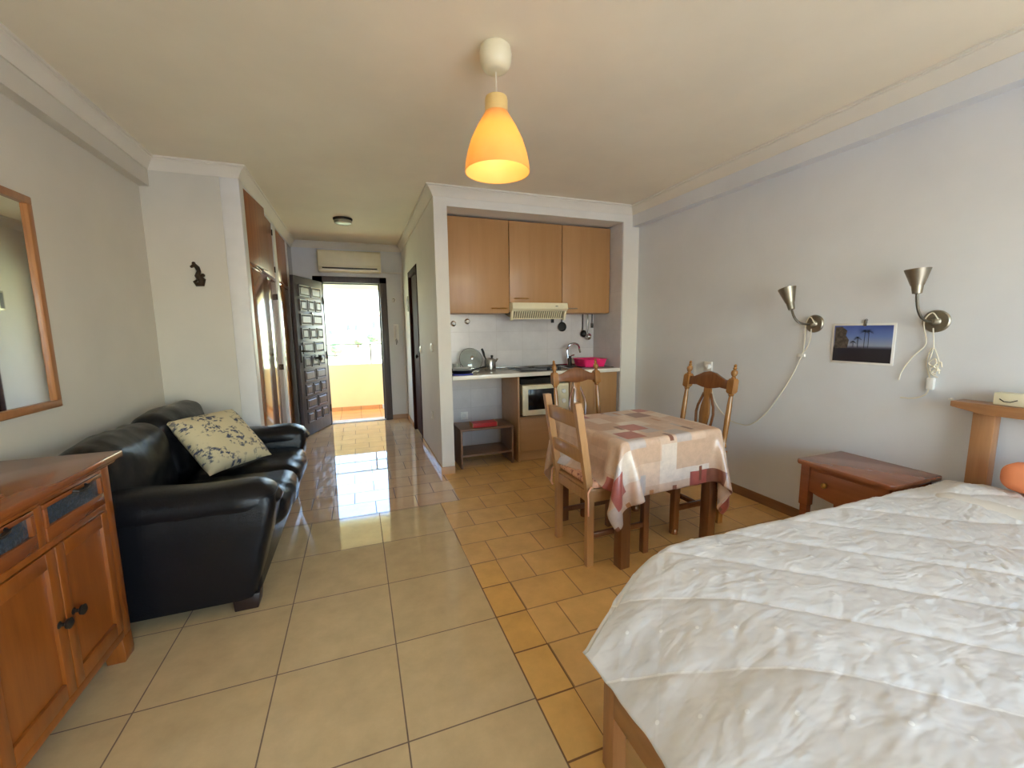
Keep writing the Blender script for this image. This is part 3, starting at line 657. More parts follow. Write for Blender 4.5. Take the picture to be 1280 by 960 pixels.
# ------------------------------------------------------------------ pendant lamp
LX, LY = .635, 1.872
pl = thing('pendant_lamp', 'amber bell-shaped pendant lamp hanging from the ceiling', 'pendant lamp', (LX, LY, 2.02))
T0 = Matrix.Translation((LX, LY, 0))
MB().lathe([(.055, 2.54), (.066, 2.53), (.0705, 2.505), (.069, 2.48), (.062, 2.458), (.05, 2.443), (.03, 2.437), (.004, 2.436)], T0, 32).build('ceiling_rose', M['cream'], pl)
MB().lathe([(.003, 2.438), (.003, 2.30)], T0, 8).build('flex', M['cable'], pl)
MB().lathe([(.005, 2.334), (.047, 2.332), (.05, 2.322), (.05, 2.27), (.045, 2.27), (.045, 2.325), (.005, 2.328)], T0, 32).build('collar', plain('amber_collar', (234, 200, 130), .4), pl)
out = [(.05, 2.27), (.06, 2.254), (.088, 2.207), (.114, 2.155), (.133, 2.098), (.142, 2.056), (.1455, 2.02)]
prof_s = out+[(r-.003, z+(.001 if i == 0 else 0)) for i, (r, z) in enumerate(reversed(out))]
MB().lathe(prof_s, T0, 48, caps=False).build('lamp_shade', M['shade'], pl)
MB().lathe([(.02, 2.31), (.02, 2.25), (.006, 2.248)], T0, 14).build('bulb_holder', M['white'], pl)
MB().lathe([(.012, 2.25), (.016, 2.23), (.03, 2.20), (.032, 2.18), (.022, 2.158), (.004, 2.152)], T0, 18).build('bulb', plain('frosted_bulb', (250, 244, 226), .4), pl)
ll = bpy.data.lights.new('pendant_bulb', 'POINT'); ll.energy = .5; ll.color = (1, .86, .6); ll.shadow_soft_size = .02
lo = bpy.data.objects.new('pendant_bulb', ll); C.objects.link(lo); lo.location = (LX, LY, 2.125)

# ------------------------------------------------------------------ left side: mirror, seahorse, sideboard, sofa
mi = thing('wall_mirror', 'wood framed mirror hanging on the left wall', 'mirror', (XL+.01, 2.25, .985))
y0, y1, z0, z1, fw = 1.95, 2.592, .985, 1.938, .034
b = MB()
for a in ((y0, y1, z0, z0+fw), (y0, y1, z1-fw, z1), (y0, y0+fw, z0+fw-.002, z1-fw+.002), (y1-fw, y1, z0+fw-.002, z1-fw+.002)): b.box(XL, XL+.022, *a, .004)
b.build('frame', M['frame'], mi)
MB().quad([(XL+.008, y0+.02, z0+.02), (XL+.008, y1-.02, z0+.02), (XL+.008, y1-.02, z1-.02), (XL+.008, y0+.02, z1-.02)]).build('mirror_glass', M['mirror'], mi)
pts = [(-1.095, YF-.012, 1.795), (-1.07, YF-.016, 1.812), (-1.052, YF-.02, 1.79), (-1.045, YF-.022, 1.765), (-1.055, YF-.024, 1.735), (-1.03, YF-.026, 1.70), (-1.035, YF-.024, 1.675), (-1.065, YF-.02, 1.672), (-1.078, YF-.016, 1.69), (-1.062, YF-.014, 1.705)]
pts = [(x-.012, y, z+.008) for x, y, z in pts]
b = MB().tube(pts, .01, 10, rr=[.008, .016, .016, .014, .02, .026, .022, .017, .012, .006]); b.ico(.012, (-1.085, YF-.018, 1.83))
b.ico(.014, (-1.035, YF-.02, 1.745))
tag(b.build('wall_ornament', M['seahorse']), 'small dark curled figurine on the wall beside the wardrobe', 'ornament')

# sideboard
sd = thing('sideboard', 'honey pine sideboard with glass drawer fronts against the left wall', 'sideboard', (-1.15, 1.7, 0))
SX = -.955; SY0, SY1 = 1.335, 2.055
MB().prism([(XL+.015, 1.29), (SX+.03, 1.29), (SX+.03, 2.108), (XL+.015, 2.108)], 'z', .826, .852, bev=.006).build('top', M['piney'], sd)
MB().box(XL+.02, SX+.012, 1.31, 2.085, .81, .827, .004).build('top_moulding', M['piney'], sd)
b = MB(); b.box(XL+.02, SX-.022, SY0, SY1, .10, .812, .002); b.build('cabinet_body', M['pine'], sd)
b = MB()
for a in ((SY0, SY0+.05), (SY1-.05, SY1)): b.box(SX-.04, SX, a[0], a[1], .10, .812, .003)
b.box(SX-.03, SX, SY0+.05, SY1-.05, .645, .668, .003); b.box(SX-.03, SX, SY0+.05, SY1-.05, .795, .812, .003); b.box(SX-.03, SX, SY0+.05, SY1-.05, .10, .132, .003)
b.box(SX-.03, SX, 1.642, 1.676, .668, .795, .003)
b.build('face_frame', M['pine'], sd)
for (a, c) in ((SY0, SY0+.07), (SY1-.07, SY1)):
    for x in (SX, XL+.09):
        MB().prism([(x-.06, 0), (x, 0), (x+.004, .03), (x, .10), (x-.07, .10)], 'y', a, c, bev=.003).build('foot', M['pine'], sd)
for (a, c, hy) in ((1.39, 1.638, 1.49), (1.68, 2.0, 1.86)):
    dr = thing  # drawer front: frame + pane + pull
    b = MB(); b.box(SX-.018, SX+.003, a, c, .670, .716, .003); b.box(SX-.018, SX+.003, a, c, .778, .793, .003); b.box(SX-.018, SX+.003, a, a+.016, .716, .778, .002); b.box(SX-.018, SX+.003, c-.016, c, .716, .778, .002)
    f = b.build('drawer', M['piney'], sd)
    MB().box(SX-.014, SX-.008, a+.014, c-.014, .714, .78).build('glass_panel', M['frost'], f)
    MB().tube([(SX+.002, hy-.035, .785), (SX+.014, hy-.03, .78), (SX+.018, hy, .776), (SX+.014, hy+.03, .78), (SX+.002, hy+.035, .785)], .006).build('drawer_pull', M['iron'], f)
for (a, c, hy, s) in ((SY0+.052, 1.698, 1.665, 1), (1.702, SY1-.052, 1.738, -1)):
    b = MB(); w_ = .042
    b.box(SX-.018, SX+.003, a, a+w_, .135, .642, .003); b.box(SX-.018, SX+.003, c-w_, c, .135, .642, .003)
    b.box(SX-.018, SX+.003, a+w_, c-w_, .135, .19, .003); b.box(SX-.018, SX+.003, a+w_, c-w_, .59, .642, .003)
    b.box(SX-.016, SX-.008, a+w_-.004, c-w_+.004, .18, .60)
    d = b.build('door', M['pine'], sd)
    b = MB().lathe([(.012, 0), (.006, .004), (.006, .014), (.016, .02), (.018, .028), (.008, .034)], Matrix.Translation((SX+.003, hy, .393)) @ Matrix.Rotation(PI/2, 4, 'Y'), 14)
    b.build('knob', M['iron'], d)

# sofa (black leather two-seater)
so = thing('sofa', 'black leather two-seat sofa against the left wall', 'sofa', (-.9, 2.9, 0))
def blob(mb, x0, x1, y0, y1, z0, z1, r, puff=.0, tilt=None, n=14):
    """rounded, slightly puffed cushion"""
    t = bmesh.new(); bmesh.ops.create_cube(t, size=2); bmesh.ops.subdivide_edges(t, edges=t.edges[:], cuts=n, use_grid_fill=True)
    hx, hy, hz = (x1-x0)/2, (y1-y0)/2, (z1-z0)/2; cx, cy, cz = (x0+x1)/2, (y0+y1)/2, (z0+z1)/2
    for v in t.verts:
        p = Vector((v.co.x*hx, v.co.y*hy, v.co.z*hz)); q = Vector((max(-hx+r, min(hx-r, p.x)), max(-hy+r, min(hy-r, p.y)), max(-hz+r, min(hz-r, p.z))))
        d = p-q; p2 = q+d.normalized()*r if d.length > 1e-6 else p
        ux, uy, uz = p2.x/hx, p2.y/hy, p2.z/hz
        k = puff
        p2 = Vector((p2.x+k*ux*(1-uy*uy)*(1-uz*uz), p2.y+k*.6*uy*(1-ux*ux)*(1-uz*uz), p2.z+k*uz*(1-ux*ux)*(1-uy*uy)))
        v.co = p2
    Mx = Matrix.Translation((cx, cy, cz))
    if tilt: Mx = Mx @ Euler(tilt).to_matrix().to_4x4()
    return mb._add(t, Mx)
SYa, SYb = 2.15, 3.70
def crumple(mb, amp, f):
    from mathutils import noise as nz
    for v in mb.bm.verts:
        p = v.co*f; v.co += Vector((nz.noise(p), nz.noise(p+Vector((9, 3, 1))), nz.noise(p+Vector((2, 7, 5)))))*amp
    return mb
b = MB(); b.box(-1.30, -.50, SYa+.03, SYb-.03, .07, .30, .03, seg=3); b.build('base', M['leather'], so)
for y in (SYa+.07, SYb-.07):
    for x in (-1.24, -.565): MB().prism([(x-.055, .0), (x+.045, .0), (x+.055, .075), (x-.06, .075)], 'y', y-.045, y+.045, bev=.004).build('foot', M['reddark2'], so)
def arm(ya, yb):
    """flat outer side, padded roll on top, rolled-over rounded front"""
    cy = (ya+yb)/2; hw = (yb-ya)/2; b = MB()
    # side body, sheared back a little towards the floor
    rings = []
    for z, x1, k in ((.065, -.53, .95), (.08, -.52, .98), (.25, -.475, .99), (.40, -.435, .99), (.50, -.41, 1.0), (.55, -.415, .9)):
        ring = []; r = .05
        for (cx, cyy, a0) in ((x1-r, hw*k-r, 0), (-1.32+r, hw*k-r, PI/2), (-1.32+r, -hw*k+r, PI), (x1-r, -hw*k+r, 1.5*PI)):
            for q in range(5): ring.append((cx+r*math.cos(a0+q*PI/8), cy+cyy+r*math.sin(a0+q*PI/8), z))
        rings.append(ring)
    b.loft(rings)
    # padded roll
    rings = []; n = 22
    for i in range(n+1):
        u = i/n; x = -1.32+.925*u
        fr = max(0, (u-.80)/.20); back = max(0, (.06-u)/.06)
        sc_ = math.sqrt(max(.0009, 1-fr**2.4))*math.sqrt(max(.02, 1-back*back))
        zc = .535+.012*math.sin(u*7)-.03*fr*fr; ry, rz = hw*1.03*(.35+.65*sc_) if fr < 1 else .02, .088*sc_
        rings.append([(x, cy+ry*math.copysign(abs(math.cos(t_))**.8, math.cos(t_)), zc+rz*math.copysign(abs(math.sin(t_))**.9, math.sin(t_))) for t_ in np.linspace(0, 2*PI, 24, endpoint=False)])
    b.loft(rings)
    return crumple(b, .006, 7)
arm(SYa, SYa+.25).build('armrest', M['leather'], so, 60); arm(SYb-.25, SYb).build('armrest', M['leather'], so, 60)
b = MB(); blob(b, -1.345, -1.14, SYa+.05, SYb-.05, .20, .74, .08); b.build('back_frame', M['leather'], so, 60)
ym = (SYa+SYb)/2
for (a, c) in ((SYa+.235, ym), (ym, SYb-.235)):
    b = MB(); blob(b, -1.02, -.415, a+.003, c-.003, .29, .462, .07, .022, None, 24); crumple(b, .010, 6); crumple(b, .005, 17); b.build('seat_cushion', M['leather'], so, 75)
for (a, c, top) in ((SYa+.08, ym-.002, .825), (ym+.002, SYb-.10, .845)):
    b = MB(); blob(b, -1.26, -1.04, a, c, .40, top, .09, .02, (0, math.radians(-10), 0), 24); crumple(b, .014, 5); crumple(b, .006, 15); b.build('back_cushion', M['leather'], so, 75)
# cushion with floral print, leaning
A = Vector((-.845, 2.79, .50)); Bc = Vector((-.585, 3.14, .50)); ex = (Bc-A).normalized()
Dv = Vector((-1.005, 3.05, .775)); ey = (Dv-A); ey = (ey-ex*ey.dot(ex)).normalized(); ez = ex.cross(ey)
n = 26; L = .435; cu = MB()
for sgn in (1, -1):
    P = np.zeros((n, n, 3))
    for i in range(n):
        for j in range(n):
            u, v = i/(n-1)*2-1, j/(n-1)*2-1
            th_ = .075*((1-u**4)*(1-v**4))**.6; pin = 1-.05*(1-u*u)*0
            k = 1-.055*(1-abs(u)**2)*abs(v)**3-.0; k2 = 1-.055*(1-abs(v)**2)*abs(u)**3
            p = A+ex*(L/2)*(1+u*k2)+ey*(L/2)*(1+v*k)+ez*sgn*th_
            P[i, j] = p
    cu.grid(P)
bmesh.ops.remove_doubles(cu.bm, verts=cu.bm.verts, dist=.0005); bmesh.ops.recalc_face_normals(cu.bm, faces=cu.bm.faces[:])
o = cu.build('throw_pillow', M['floral'], None, 70)
off = o.location.copy(); set_uv(o, lambda co: (((co+off)-A).dot(ex)/L*1.7, ((co+off)-A).dot(ey)/L*1.7))
tag(o, 'cream cushion with dark floral print leaning in the black sofa', 'cushion')

# ------------------------------------------------------------------ dining group
TC = Vector((1.622, 2.172, 0)); TR = math.radians(3.6); TW, TD, TZ = .75, .72, .718
tx, ty = Vector((math.cos(TR), math.sin(TR), 0)), Vector((-math.sin(TR), math.cos(TR), 0))
tb_ = thing('dining_table', 'small square wooden dining table under the patchwork cloth', 'table', TC, TR, local=True)
MB().box(-TW/2+.008, TW/2-.008, -TD/2+.008, TD/2-.008, TZ-.034, TZ-.010, .004).build('tabletop', M['tleg'], tb_)
MB().box(-TW/2+.06, TW/2-.06, -TD/2+.06, TD/2-.06, TZ-.115, TZ-.034).build('apron', M['tleg'], tb_)
for sx in (-1, 1):
    for sy in (-1, 1):
        cx, cy = sx*(TW/2-.048), sy*(TD/2-.04); MB().box(cx-.032, cx+.032, cy-.032, cy+.032, 0, TZ-.034, .004).build('leg', M['tleg'], tb_)

# carved chairs
def carved_chair(label, loc, rz):
    t = thing('dining_chair', label, 'chair', loc, rz, 'carved dining chairs', local=True)
    W, D = .19, .19
    for sx in (-1, 1):
        x = sx*W
        b = MB()                                      # back leg and turned post with finial, leaning back
        y = lambda z: D+.005+max(0, z-.42)*.135
        b.loft([[(x-.02, y(z)-.02, z), (x+.02, y(z)-.02, z), (x+.02, y(z)+.02, z), (x-.02, y(z)+.02, z)] for z in (0, .2, .42, .50)])
        zs_ = [(.019, .50), (.014, .515), (.021, .53), (.015, .55), (.0165, .60), (.0185, .70), (.017, .80), (.013, .865), (.02, .875), (.012, .885)]
        b.loft([[(x+r*math.cos(k*PI/6), y(z)+r*math.sin(k*PI/6), z) for k in range(12)] for r, z in zs_])
        R = [[(x-q, y(z)-q, z), (x+q, y(z)-q, z), (x+q, y(z)+q, z), (x-q, y(z)+q, z)] for q, z in ((.016, .882), (.024, .895), (.024, .968), (.016, .982))]
        b.loft(R)
        fz = [(.014, .98), (.016, .988), (.01, .994), (.017, 1.003), (.022, 1.018), (.018, 1.032), (.009, 1.04), (.013, 1.048), (.008, 1.058), (.011, 1.066), (.004, 1.076)]
        b.loft([[(x+r*math.cos(k*PI/6), y(z)+r*math.sin(k*PI/6), z) for k in range(12)] for r, z in fz])
        b.build('back_post', M['chair'], t)
        b = MB(); b.box(x-.021, x+.021, -D-.021, -D+.021, 0, .43, .003); b.lathe([(.026, 0), (.026, .03), (.02, .04)], Matrix.Translation((x, -D, 0)), 12); b.build('front_leg', M['chaird'], t)
    # seat
    MB().box(-W-.025, W+.025, -D-.03, D+.0, .43, .455, .008).build('seat', M['chaird'], t)
    b = MB(); b.box(-W+.02, W-.02, -D-.012, -D+.012, .36, .43, .003)
    for sx in (-1, 1): b.box(sx*W-.011, sx*W+.011, -D+.02, D-.01, .37, .43, .003)
    b.build('seat_rail', M['chaird'], t)
    b = MB()
    for sx in (-1, 1): b.box(sx*W-.012, sx*W+.012, -D+.02, D-.01, .15, .185, .004)
    b.box(-W+.01, W-.01, -.012, .012, .15, .18, .004); b.build('stretcher', M['chaird'], t)
    # crest rail with a hump
    top = [(-.17, .965), (-.13, .968), (-.09, .985), (-.05, 1.005), (0, 1.015), (.05, 1.005), (.09, .985), (.13, .968), (.17, .965)]
    bot = [(.17, .905), (.10, .912), (.05, .90), (0, .895), (-.05, .90), (-.10, .912), (-.17, .905)]
    yy = lambda z: D+.005+(z-.42)*.135
    sh_ = Matrix(((1, 0, 0, 0), (0, 1, .135, D+.005-.42*.135), (0, 0, 1, 0), (0, 0, 0, 1)))
    MB().prism(top+bot, 'y', -.011, .011, M=sh_, bev=.003).build('crest_rail', M['chaird'], t)
    # vase splat and two side loops
    half = [(.030, .90), (.030, .86), (.022, .835), (.024, .82), (.036, .77), (.040, .72), (.034, .66), (.022, .60), (.018, .56), (.024, .53)]
    sp = [(x, z) for x, z in half]+[(-x, z) for x, z in reversed(half)]
    MB().prism(sp, 'y', -.008, .008, M=sh_, bev=.002).build('splat', M['chair'], t)
    for sx in (-1, 1):
        pts = [(sx*.030, .86), (sx*.045, .82), (sx*.066, .77), (sx*.074, .72), (sx*.066, .65), (sx*.045, .58), (sx*.024, .535)]
        MB().tube([(x, yy(z), z) for x, z in pts], .009, 8).build('splat_loop', M['chaird'], t)
    MB().box(-W, W, -.01, .01, .51, .54, .003, M=sh_).build('lower_rail', M['chaird'], t)
    return t
carved_chair('carved wooden chair behind the table with its back to the kitchen', (1.632, 2.66, 0), math.radians(1))
carved_chair('carved wooden chair right of the table with its back to the right wall', (2.035, 2.225, 0), math.radians(-88))
# ladder-back chair
lc = thing('ladder_back_chair', 'plain pale ladder-back chair left of the table with a peach seat pad', 'chair', (1.335, 2.09, 0), math.radians(91), local=True)
W, D = .18, .19
for sx in (-1, 1):
    x = sx*W; yb = lambda z: D+max(0, z-.42)*.16
    MB().loft([[(x-.017, yb(z)-.022, z), (x+.017, yb(z)-.022, z), (x+.017, yb(z)+.018, z), (x-.017, yb(z)+.018, z)] for z in (0, .2, .42, .5, .7, .9, .932)]).build('back_post', M['chairl'], lc)
    MB().box(x-.019, x+.019, -D-.019, -D+.019, 0, .43, .003).build('front_leg', M['tleg'], lc)
for z0_, z1_ in ((.79, .875), (.59, .672)):
    MB().prism([(-W, z0_), (-.09, z0_-.004), (.09, z0_-.004), (W, z0_), (W, z1_-.012), (.1, z1_), (-.1, z1_), (-W, z1_-.012)], 'y', -.009, .009, M=Matrix(((1, 0, 0, 0), (0, 1, .16, D-.42*.16), (0, 0, 1, 0), (0, 0, 0, 1))), bev=.003).build('back_slat', M['chairl'], lc)
MB().box(-W-.02, W+.02, -D-.03, D+.005, .43, .45, .006).build('seat', M['chairl'], lc)
b = MB(); b.box(-W+.015, W-.015, -D-.01, -D+.01, .37, .43, .002); b.box(-W+.015, W-.015, D-.01, D+.01, .37, .43, .002)
for sx in (-1, 1): b.box(sx*W-.01, sx*W+.01, -D+.015, D-.015, .37, .43, .002)
b.build('seat_rail', M['chairl'], lc)
for sx in (-1, 1): MB().box(sx*W-.01, sx*W+.01, -D+.015, D-.015, .16, .19, .003).build('stretcher', M['tleg'], lc)
sp_ = thing('seat_pad', 'peach printed seat pad tied to the ladder-back chair', 'seat pad', (1.335, 2.09, .45), math.radians(91), local=True)
b = MB(); blob(b, -W-.03, W+.03, -D-.02, D-.005, .002, .042, .019, .008); pad = b.build('pad', M['peach'], sp_, 70)
set_uv(pad, lambda co: (co.x*7, co.y*7))
for sx in (-1, 1):
    x = sx*(W+.03)
    MB().tube([(sx*(W-.01), D-.04, .01), (x, D+.01, .012), (x+sx*.006, D+.03, -.01), (x+sx*.008, D+.028, -.05), (x+sx*.012, D+.03, -.09), (x+sx*.004, D+.024, -.14 if sx < 0 else -.11)], .005).build('tie', M['peach'], sp_)

# table cloth: small cloth solver, draped over the table and the seat of each chair
def drape():
    n = 57; LX_, LY_ = 1.34, 1.31
    u = np.linspace(-LX_/2, LX_/2, n)+.035; v = np.linspace(-LY_/2, LY_/2, n)
    U, V = np.meshgrid(u, v, indexing='ij')
    P = np.stack([U, V, np.full_like(U, TZ+.004)], -1)
    rng = np.random.RandomState(5)
    for it in range(10):                                # gentle start: droop corners by noise
        pass
    P[..., 2] += rng.rand(n, n)*.001
    prev = P.copy(); hx, hy = TW/2+.004, TD/2+.004; dt2 = 9.8*(1/90)**2
    dx, dy = u[1]-u[0], v[1]-v[0]; dg = math.hypot(dx, dy)
    cr, sr = math.cos(-TR), math.sin(-TR)
    def toT(x, y): X, Y = x-TC.x, y-TC.y; return X*cr-Y*sr, X*sr+Y*cr
    seats = [(*toT(1.335, 2.09), .225, .21, .494), (*toT(1.632, 2.66), .215, .22, .46), (*toT(2.035, 2.225), .22, .215, .46)]
    posts = [(*toT(1.155, 1.91), .03), (*toT(1.155, 2.27), .03)]
    cons = []
    def con(sa, sb, L, k): cons.append((sa, sb, L, k))
    S = slice
    for par in (0, 1):
        con((S(par, n-1, 2), S(None)), (S(par+1, n, 2), S(None)), dx, 1.); con((S(None), S(par, n-1, 2)), (S(None), S(par+1, n, 2)), dy, 1.)
    for a in (0, 1):
        con((S(a, n-1, 2), S(0, n-1)), (S(a+1, n, 2), S(1, n)), dg, .25); con((S(a, n-1, 2), S(1, n)), (S(a+1, n, 2), S(0, n-1)), dg, .25)
    for a in (0, 1, 2, 3):
        con((S(a, n-2, 4), S(None)), (S(a+2, n, 4), S(None)), 2*dx, .12); con((S(None), S(a, n-2, 4)), (S(None), S(a+2, n, 4)), 2*dy, .12)
    for step in range(420):
        vel = (P-prev)*.965; prev = P.copy(); P = P+vel; P[..., 2] -= dt2
        for it in range(9):
            for sa, sb, L, k in cons:
                m = min(P[sa].shape[0], P[sb].shape[0]); q = min(P[sa].shape[1], P[sb].shape[1])
                A_, B_ = P[sa][:m, :q], P[sb][:m, :q]; d = B_-A_; l = np.linalg.norm(d, axis=-1, keepdims=True)+1e-9
                c = .5*k*(l-L)/l*d
                P[sa][:m, :q] += c; P[sb][:m, :q] -= c
            ax, ay = hx-np.abs(P[..., 0]), hy-np.abs(P[..., 1]); top = TZ+.003
            ins = (ax > 0) & (ay > 0) & (P[..., 2] < top) & (P[..., 2] > .3)
            # nearest face
            az = top-P[..., 2]
            f = ins & (az <= np.minimum(ax, ay)+.02); P[..., 2][f] = top
            fx = ins & ~f & (ax <= ay); P[..., 0][fx] = np.sign(P[..., 0][fx])*hx
            fy = ins & ~f & ~fx; P[..., 1][fy] = np.sign(P[..., 1][fy])*hy
            for (sx, sy, ha, hb, sz) in seats:
                bx, by = ha-np.abs(P[..., 0]-sx), hb-np.abs(P[..., 1]-sy); bz = sz-P[..., 2]
                i2 = (bx > 0) & (by > 0) & (bz > 0) & (bz < .12)
                g = i2 & (bz <= np.minimum(bx, by)+.03); P[..., 2][g] = sz
                g2 = i2 & ~g & (bx <= by); P[..., 0][g2] = sx+np.sign(P[..., 0][g2]-sx)*ha
                g3 = i2 & ~g & ~g2; P[..., 1][g3] = sy+np.sign(P[..., 1][g3]-sy)*hb
            for (sx, sy, r) in posts:
                d = P[..., :2]-np.array([sx, sy]); l = np.linalg.norm(d, axis=-1); g = (l < r) & (P[..., 2] > .3)
                P[..., :2][g] = np.array([sx, sy])+d[g]/(l[g][:, None]+1e-6)*r
        fr = P[..., 2] > TZ-.01
        prev[fr] = prev[fr]*.5+P[fr]*.5                  # table friction
    return P, U, V
P, U, V = drape()
n = P.shape[0]
cl = MB().grid(P)
cr, sr = math.cos(TR), math.sin(TR)
bmesh.ops.transform(cl.bm, matrix=Matrix.Translation(TC) @ Matrix.Rotation(TR, 4, 'Z'), verts=cl.bm.verts)
bmesh.ops.recalc_face_normals(cl.bm, faces=cl.bm.faces[:])
o = cl.build('tablecloth', M['cloth'], None, 180)
uv = o.data.uv_layers.new(name='UVMap'); Uf, Vf = U.ravel(), V.ravel()
for l in o.data.loops: uv.data[l.index].uv = (Uf[l.vertex_index], Vf[l.vertex_index])
md = o.modifiers.new('sub', 'SUBSURF'); md.levels = 1; md.render_levels = 1
md = o.modifiers.new('sol', 'SOLIDIFY'); md.thickness = .0015
tag(o, 'beige and red patchwork-print tablecloth draped over the dining table', 'tablecloth')

# ------------------------------------------------------------------ right wall
def sconce(label, y, z, top, neck):
    """round wall plate, gooseneck and cone shade"""
    s = thing('wall_lamp', label, 'wall lamp', (XR, y, z-.06), group='nickel wall lamps')
    RX = Matrix.Translation((XR, y, z)) @ Matrix.Rotation(-PI/2, 4, 'Y')
    MB().lathe([(.056, 0), (.057, .008), (.052, .014), (.024, .016), (.018, .022), (.012, .045), (.004, .046)], RX, 28).build('wall_plate', M['nickel'], s)
    top, neck = Vector(top), Vector(neck); ax = (top-neck).normalized(); L = (top-neck).length
    p0, p3 = Vector((XR-.03, y, z)), neck
    p1, p2 = p0+Vector((-.07, .02, -.01)), p3-ax*.09
    pts = [(1-t)**3*p0+3*(1-t)**2*t*p1+3*(1-t)*t*t*p2+t**3*p3 for t in np.linspace(0, 1, 14)]
    MB().tube(pts, .0068, 10).build('gooseneck', M['nickeld'], s)
    Mx = Matrix.Translation(neck) @ ax.to_track_quat('Z', 'Y').to_matrix().to_4x4()
    MB().lathe([(.012, 0), (.019, .002), (.024, L*.36), (.02, L*.36), (.004, L*.1)], Mx, 24).build('socket_cup', M['nickel'], s)
    MB().lathe([(.026, L*.34), (.052, L), (.0505, L), (.025, L*.36)], Mx, 32, caps=False).build('cone_shade', M['nickel'], s)
    MB().lathe([(.01, L*.36), (.02, L*.6), (.022, L*.75), (.01, L*.88)], Mx, 14).build('bulb', M['white'], s)
    return s
s1 = sconce('nickel wall lamp nearer the kitchen, left of the small photo', 1.865, 1.333, (2.65, 1.972, 1.563), (2.65, 1.93, 1.425))
s2 = sconce('nickel wall lamp above the headboard, right of the small photo', 1.258, 1.335, (2.65, 1.295, 1.594), (2.65, 1.287, 1.472))
def smooth(pts, k=6):
    P = [Vector(p) for p in pts]; out = []
    for i in range(len(P)-1):
        a, b_, c, d = P[max(0, i-1)], P[i], P[i+1], P[min(len(P)-1, i+2)]
        for t in np.linspace(0, 1, k, endpoint=False):
            out.append(.5*((2*b_)+(c-a)*t+(2*a-5*b_+4*c-d)*t*t+(3*b_-a-3*c+d)*t**3))
    return out+[P[-1]]
XC = XR-.012
b = MB(); b.tube(smooth([(XC-.03, 1.84, 1.335), (XC-.03, 1.87, 1.375), (XC-.02, 1.90, 1.34), (XC, 1.915, 1.25), (XC, 1.925, 1.13), (XC, 2.015, .92), (XC, 2.15, .70), (XC, 2.27, .585), (XC, 2.36, .565), (XC, 2.48, .585), (XC, 2.62, .70), (XC, 2.70, .93)]), .0032, 6)
b.tube(smooth([(XC-.02, 1.865, 1.30), (XC-.01, 1.872, 1.24), (XC, 1.895, 1.18), (XC, 1.925, 1.14)]), .0032, 6)
b.build('power_cord', M['cable'], s1); MB().box(XC-.008, XC+.010, 1.905, 1.955, 1.115, 1.135, .004, M=None).build('inline_switch', M['white'], s1)
b = MB(); b.tube(smooth([(XC-.03, 1.235, 1.345), (XC-.03, 1.262, 1.378), (XC-.02, 1.295, 1.33), (XC, 1.287, 1.22), (XC, 1.335, 1.15), (XC, 1.375, 1.07), (XC, 1.385, 1.02)]), .003, 6)
b.tube(smooth([(XC-.02, 1.255, 1.30), (XC-.01, 1.25, 1.2), (XC, 1.265, 1.12), (XC, 1.245, 1.06), (XC, 1.225, 1.12), (XC, 1.255, 1.20), (XC, 1.275, 1.12), (XC, 1.25, 1.03)]), .003, 6)
b.tube(smooth([(XC, 1.25, 1.0), (XC, 1.265, .955), (XC, 1.31, .93), (XC, 1.37, .925)]), .003, 6)
b.build('power_cord', M['cable'], s2)
b = MB()
b.box(XC-.012, XC+.010, 1.232, 1.264, .985, 1.045, .005); b.build('inline_switch', M['white'], s2)
b = MB()
for (yy, zz) in ((1.243, 1.085), (1.228, 1.105), (1.25, 1.12), (1.235, 1.07)): b.tube(smooth([(XC-.004, yy-.015, zz-.02), (XC-.01, yy+.012, zz), (XC-.004, yy-.01, zz+.025), (XC-.01, yy-.02, zz)]), .003, 6)
b.build('cord_bundle', M['cable'], s2)
ws = thing('wall_socket', 'white socket on the right wall above the carved chair back', 'socket', (XR, 2.716, .95))
MB().box(XR-.012, XR, 2.675, 2.76, .95, 1.03, .003).build('plate', M['white'], ws)
MB().lathe([(.022, 0), (.02, .03), (.012, .034)], Matrix.Translation((XR-.012, 2.70, .99)) @ Matrix.Rotation(-PI/2, 4, 'Y'), 16).build('plug', M['white'], ws)
# photo print
ph = thing('photo_print', 'small palm-beach photo print under clip glass between the wall lamps', 'picture', (XR, 1.58, 1.11))
a0, a1, c0, c1 = 1.435, 1.738, 1.105, 1.318
MB().box(XR-.006, XR-.001, a0-.012, a1+.012, c0-.012, c1+.012, .001).build('backing', M['white'], ph)
pp = MB().box(XR-.0075, XR-.006, a0, a1, c0, c1).build('print', M['photo'], ph)
set_uv(pp, lambda co: ((co.y+1.58-a0)/(a1-a0), (co.z+1.11-c0)/(c1-c0)))
b = MB(); px = XR-.0080; h_ = c1-c0; w_ = a1-a0
def P2(u, v): return (px, a1-u*w_, c0+v*h_)          # u from the left of the picture
def palm(u, v0, v1, r):
    b.bar(P2(u, v0), P2(u, v1), .0035, .0008)
    for k in range(9):
        an = PI*k/8; b.bar(P2(u, v1), P2(u+r*math.cos(an)*.8, v1+r*1.1*math.sin(an)-.05), .006, .0008)
palm(.55, .36, .84, .09); palm(.62, .36, .84, .09); palm(.44, .40, .66, .08); palm(.36, .42, .56, .06)
b.build('palm_silhouette', M['palm'], ph)
b = MB(); poly = [(.02, .36), (.26, .38), (.28, .6), (.22, .72), (.24, .86), (.14, .97), (.02, .96)]
b.prism([(a1-u*w_, c0+v*h_) for u, v in poly], 'x', px-.0003, px+.0003); b.build('house_silhouette', M['bark'], ph)
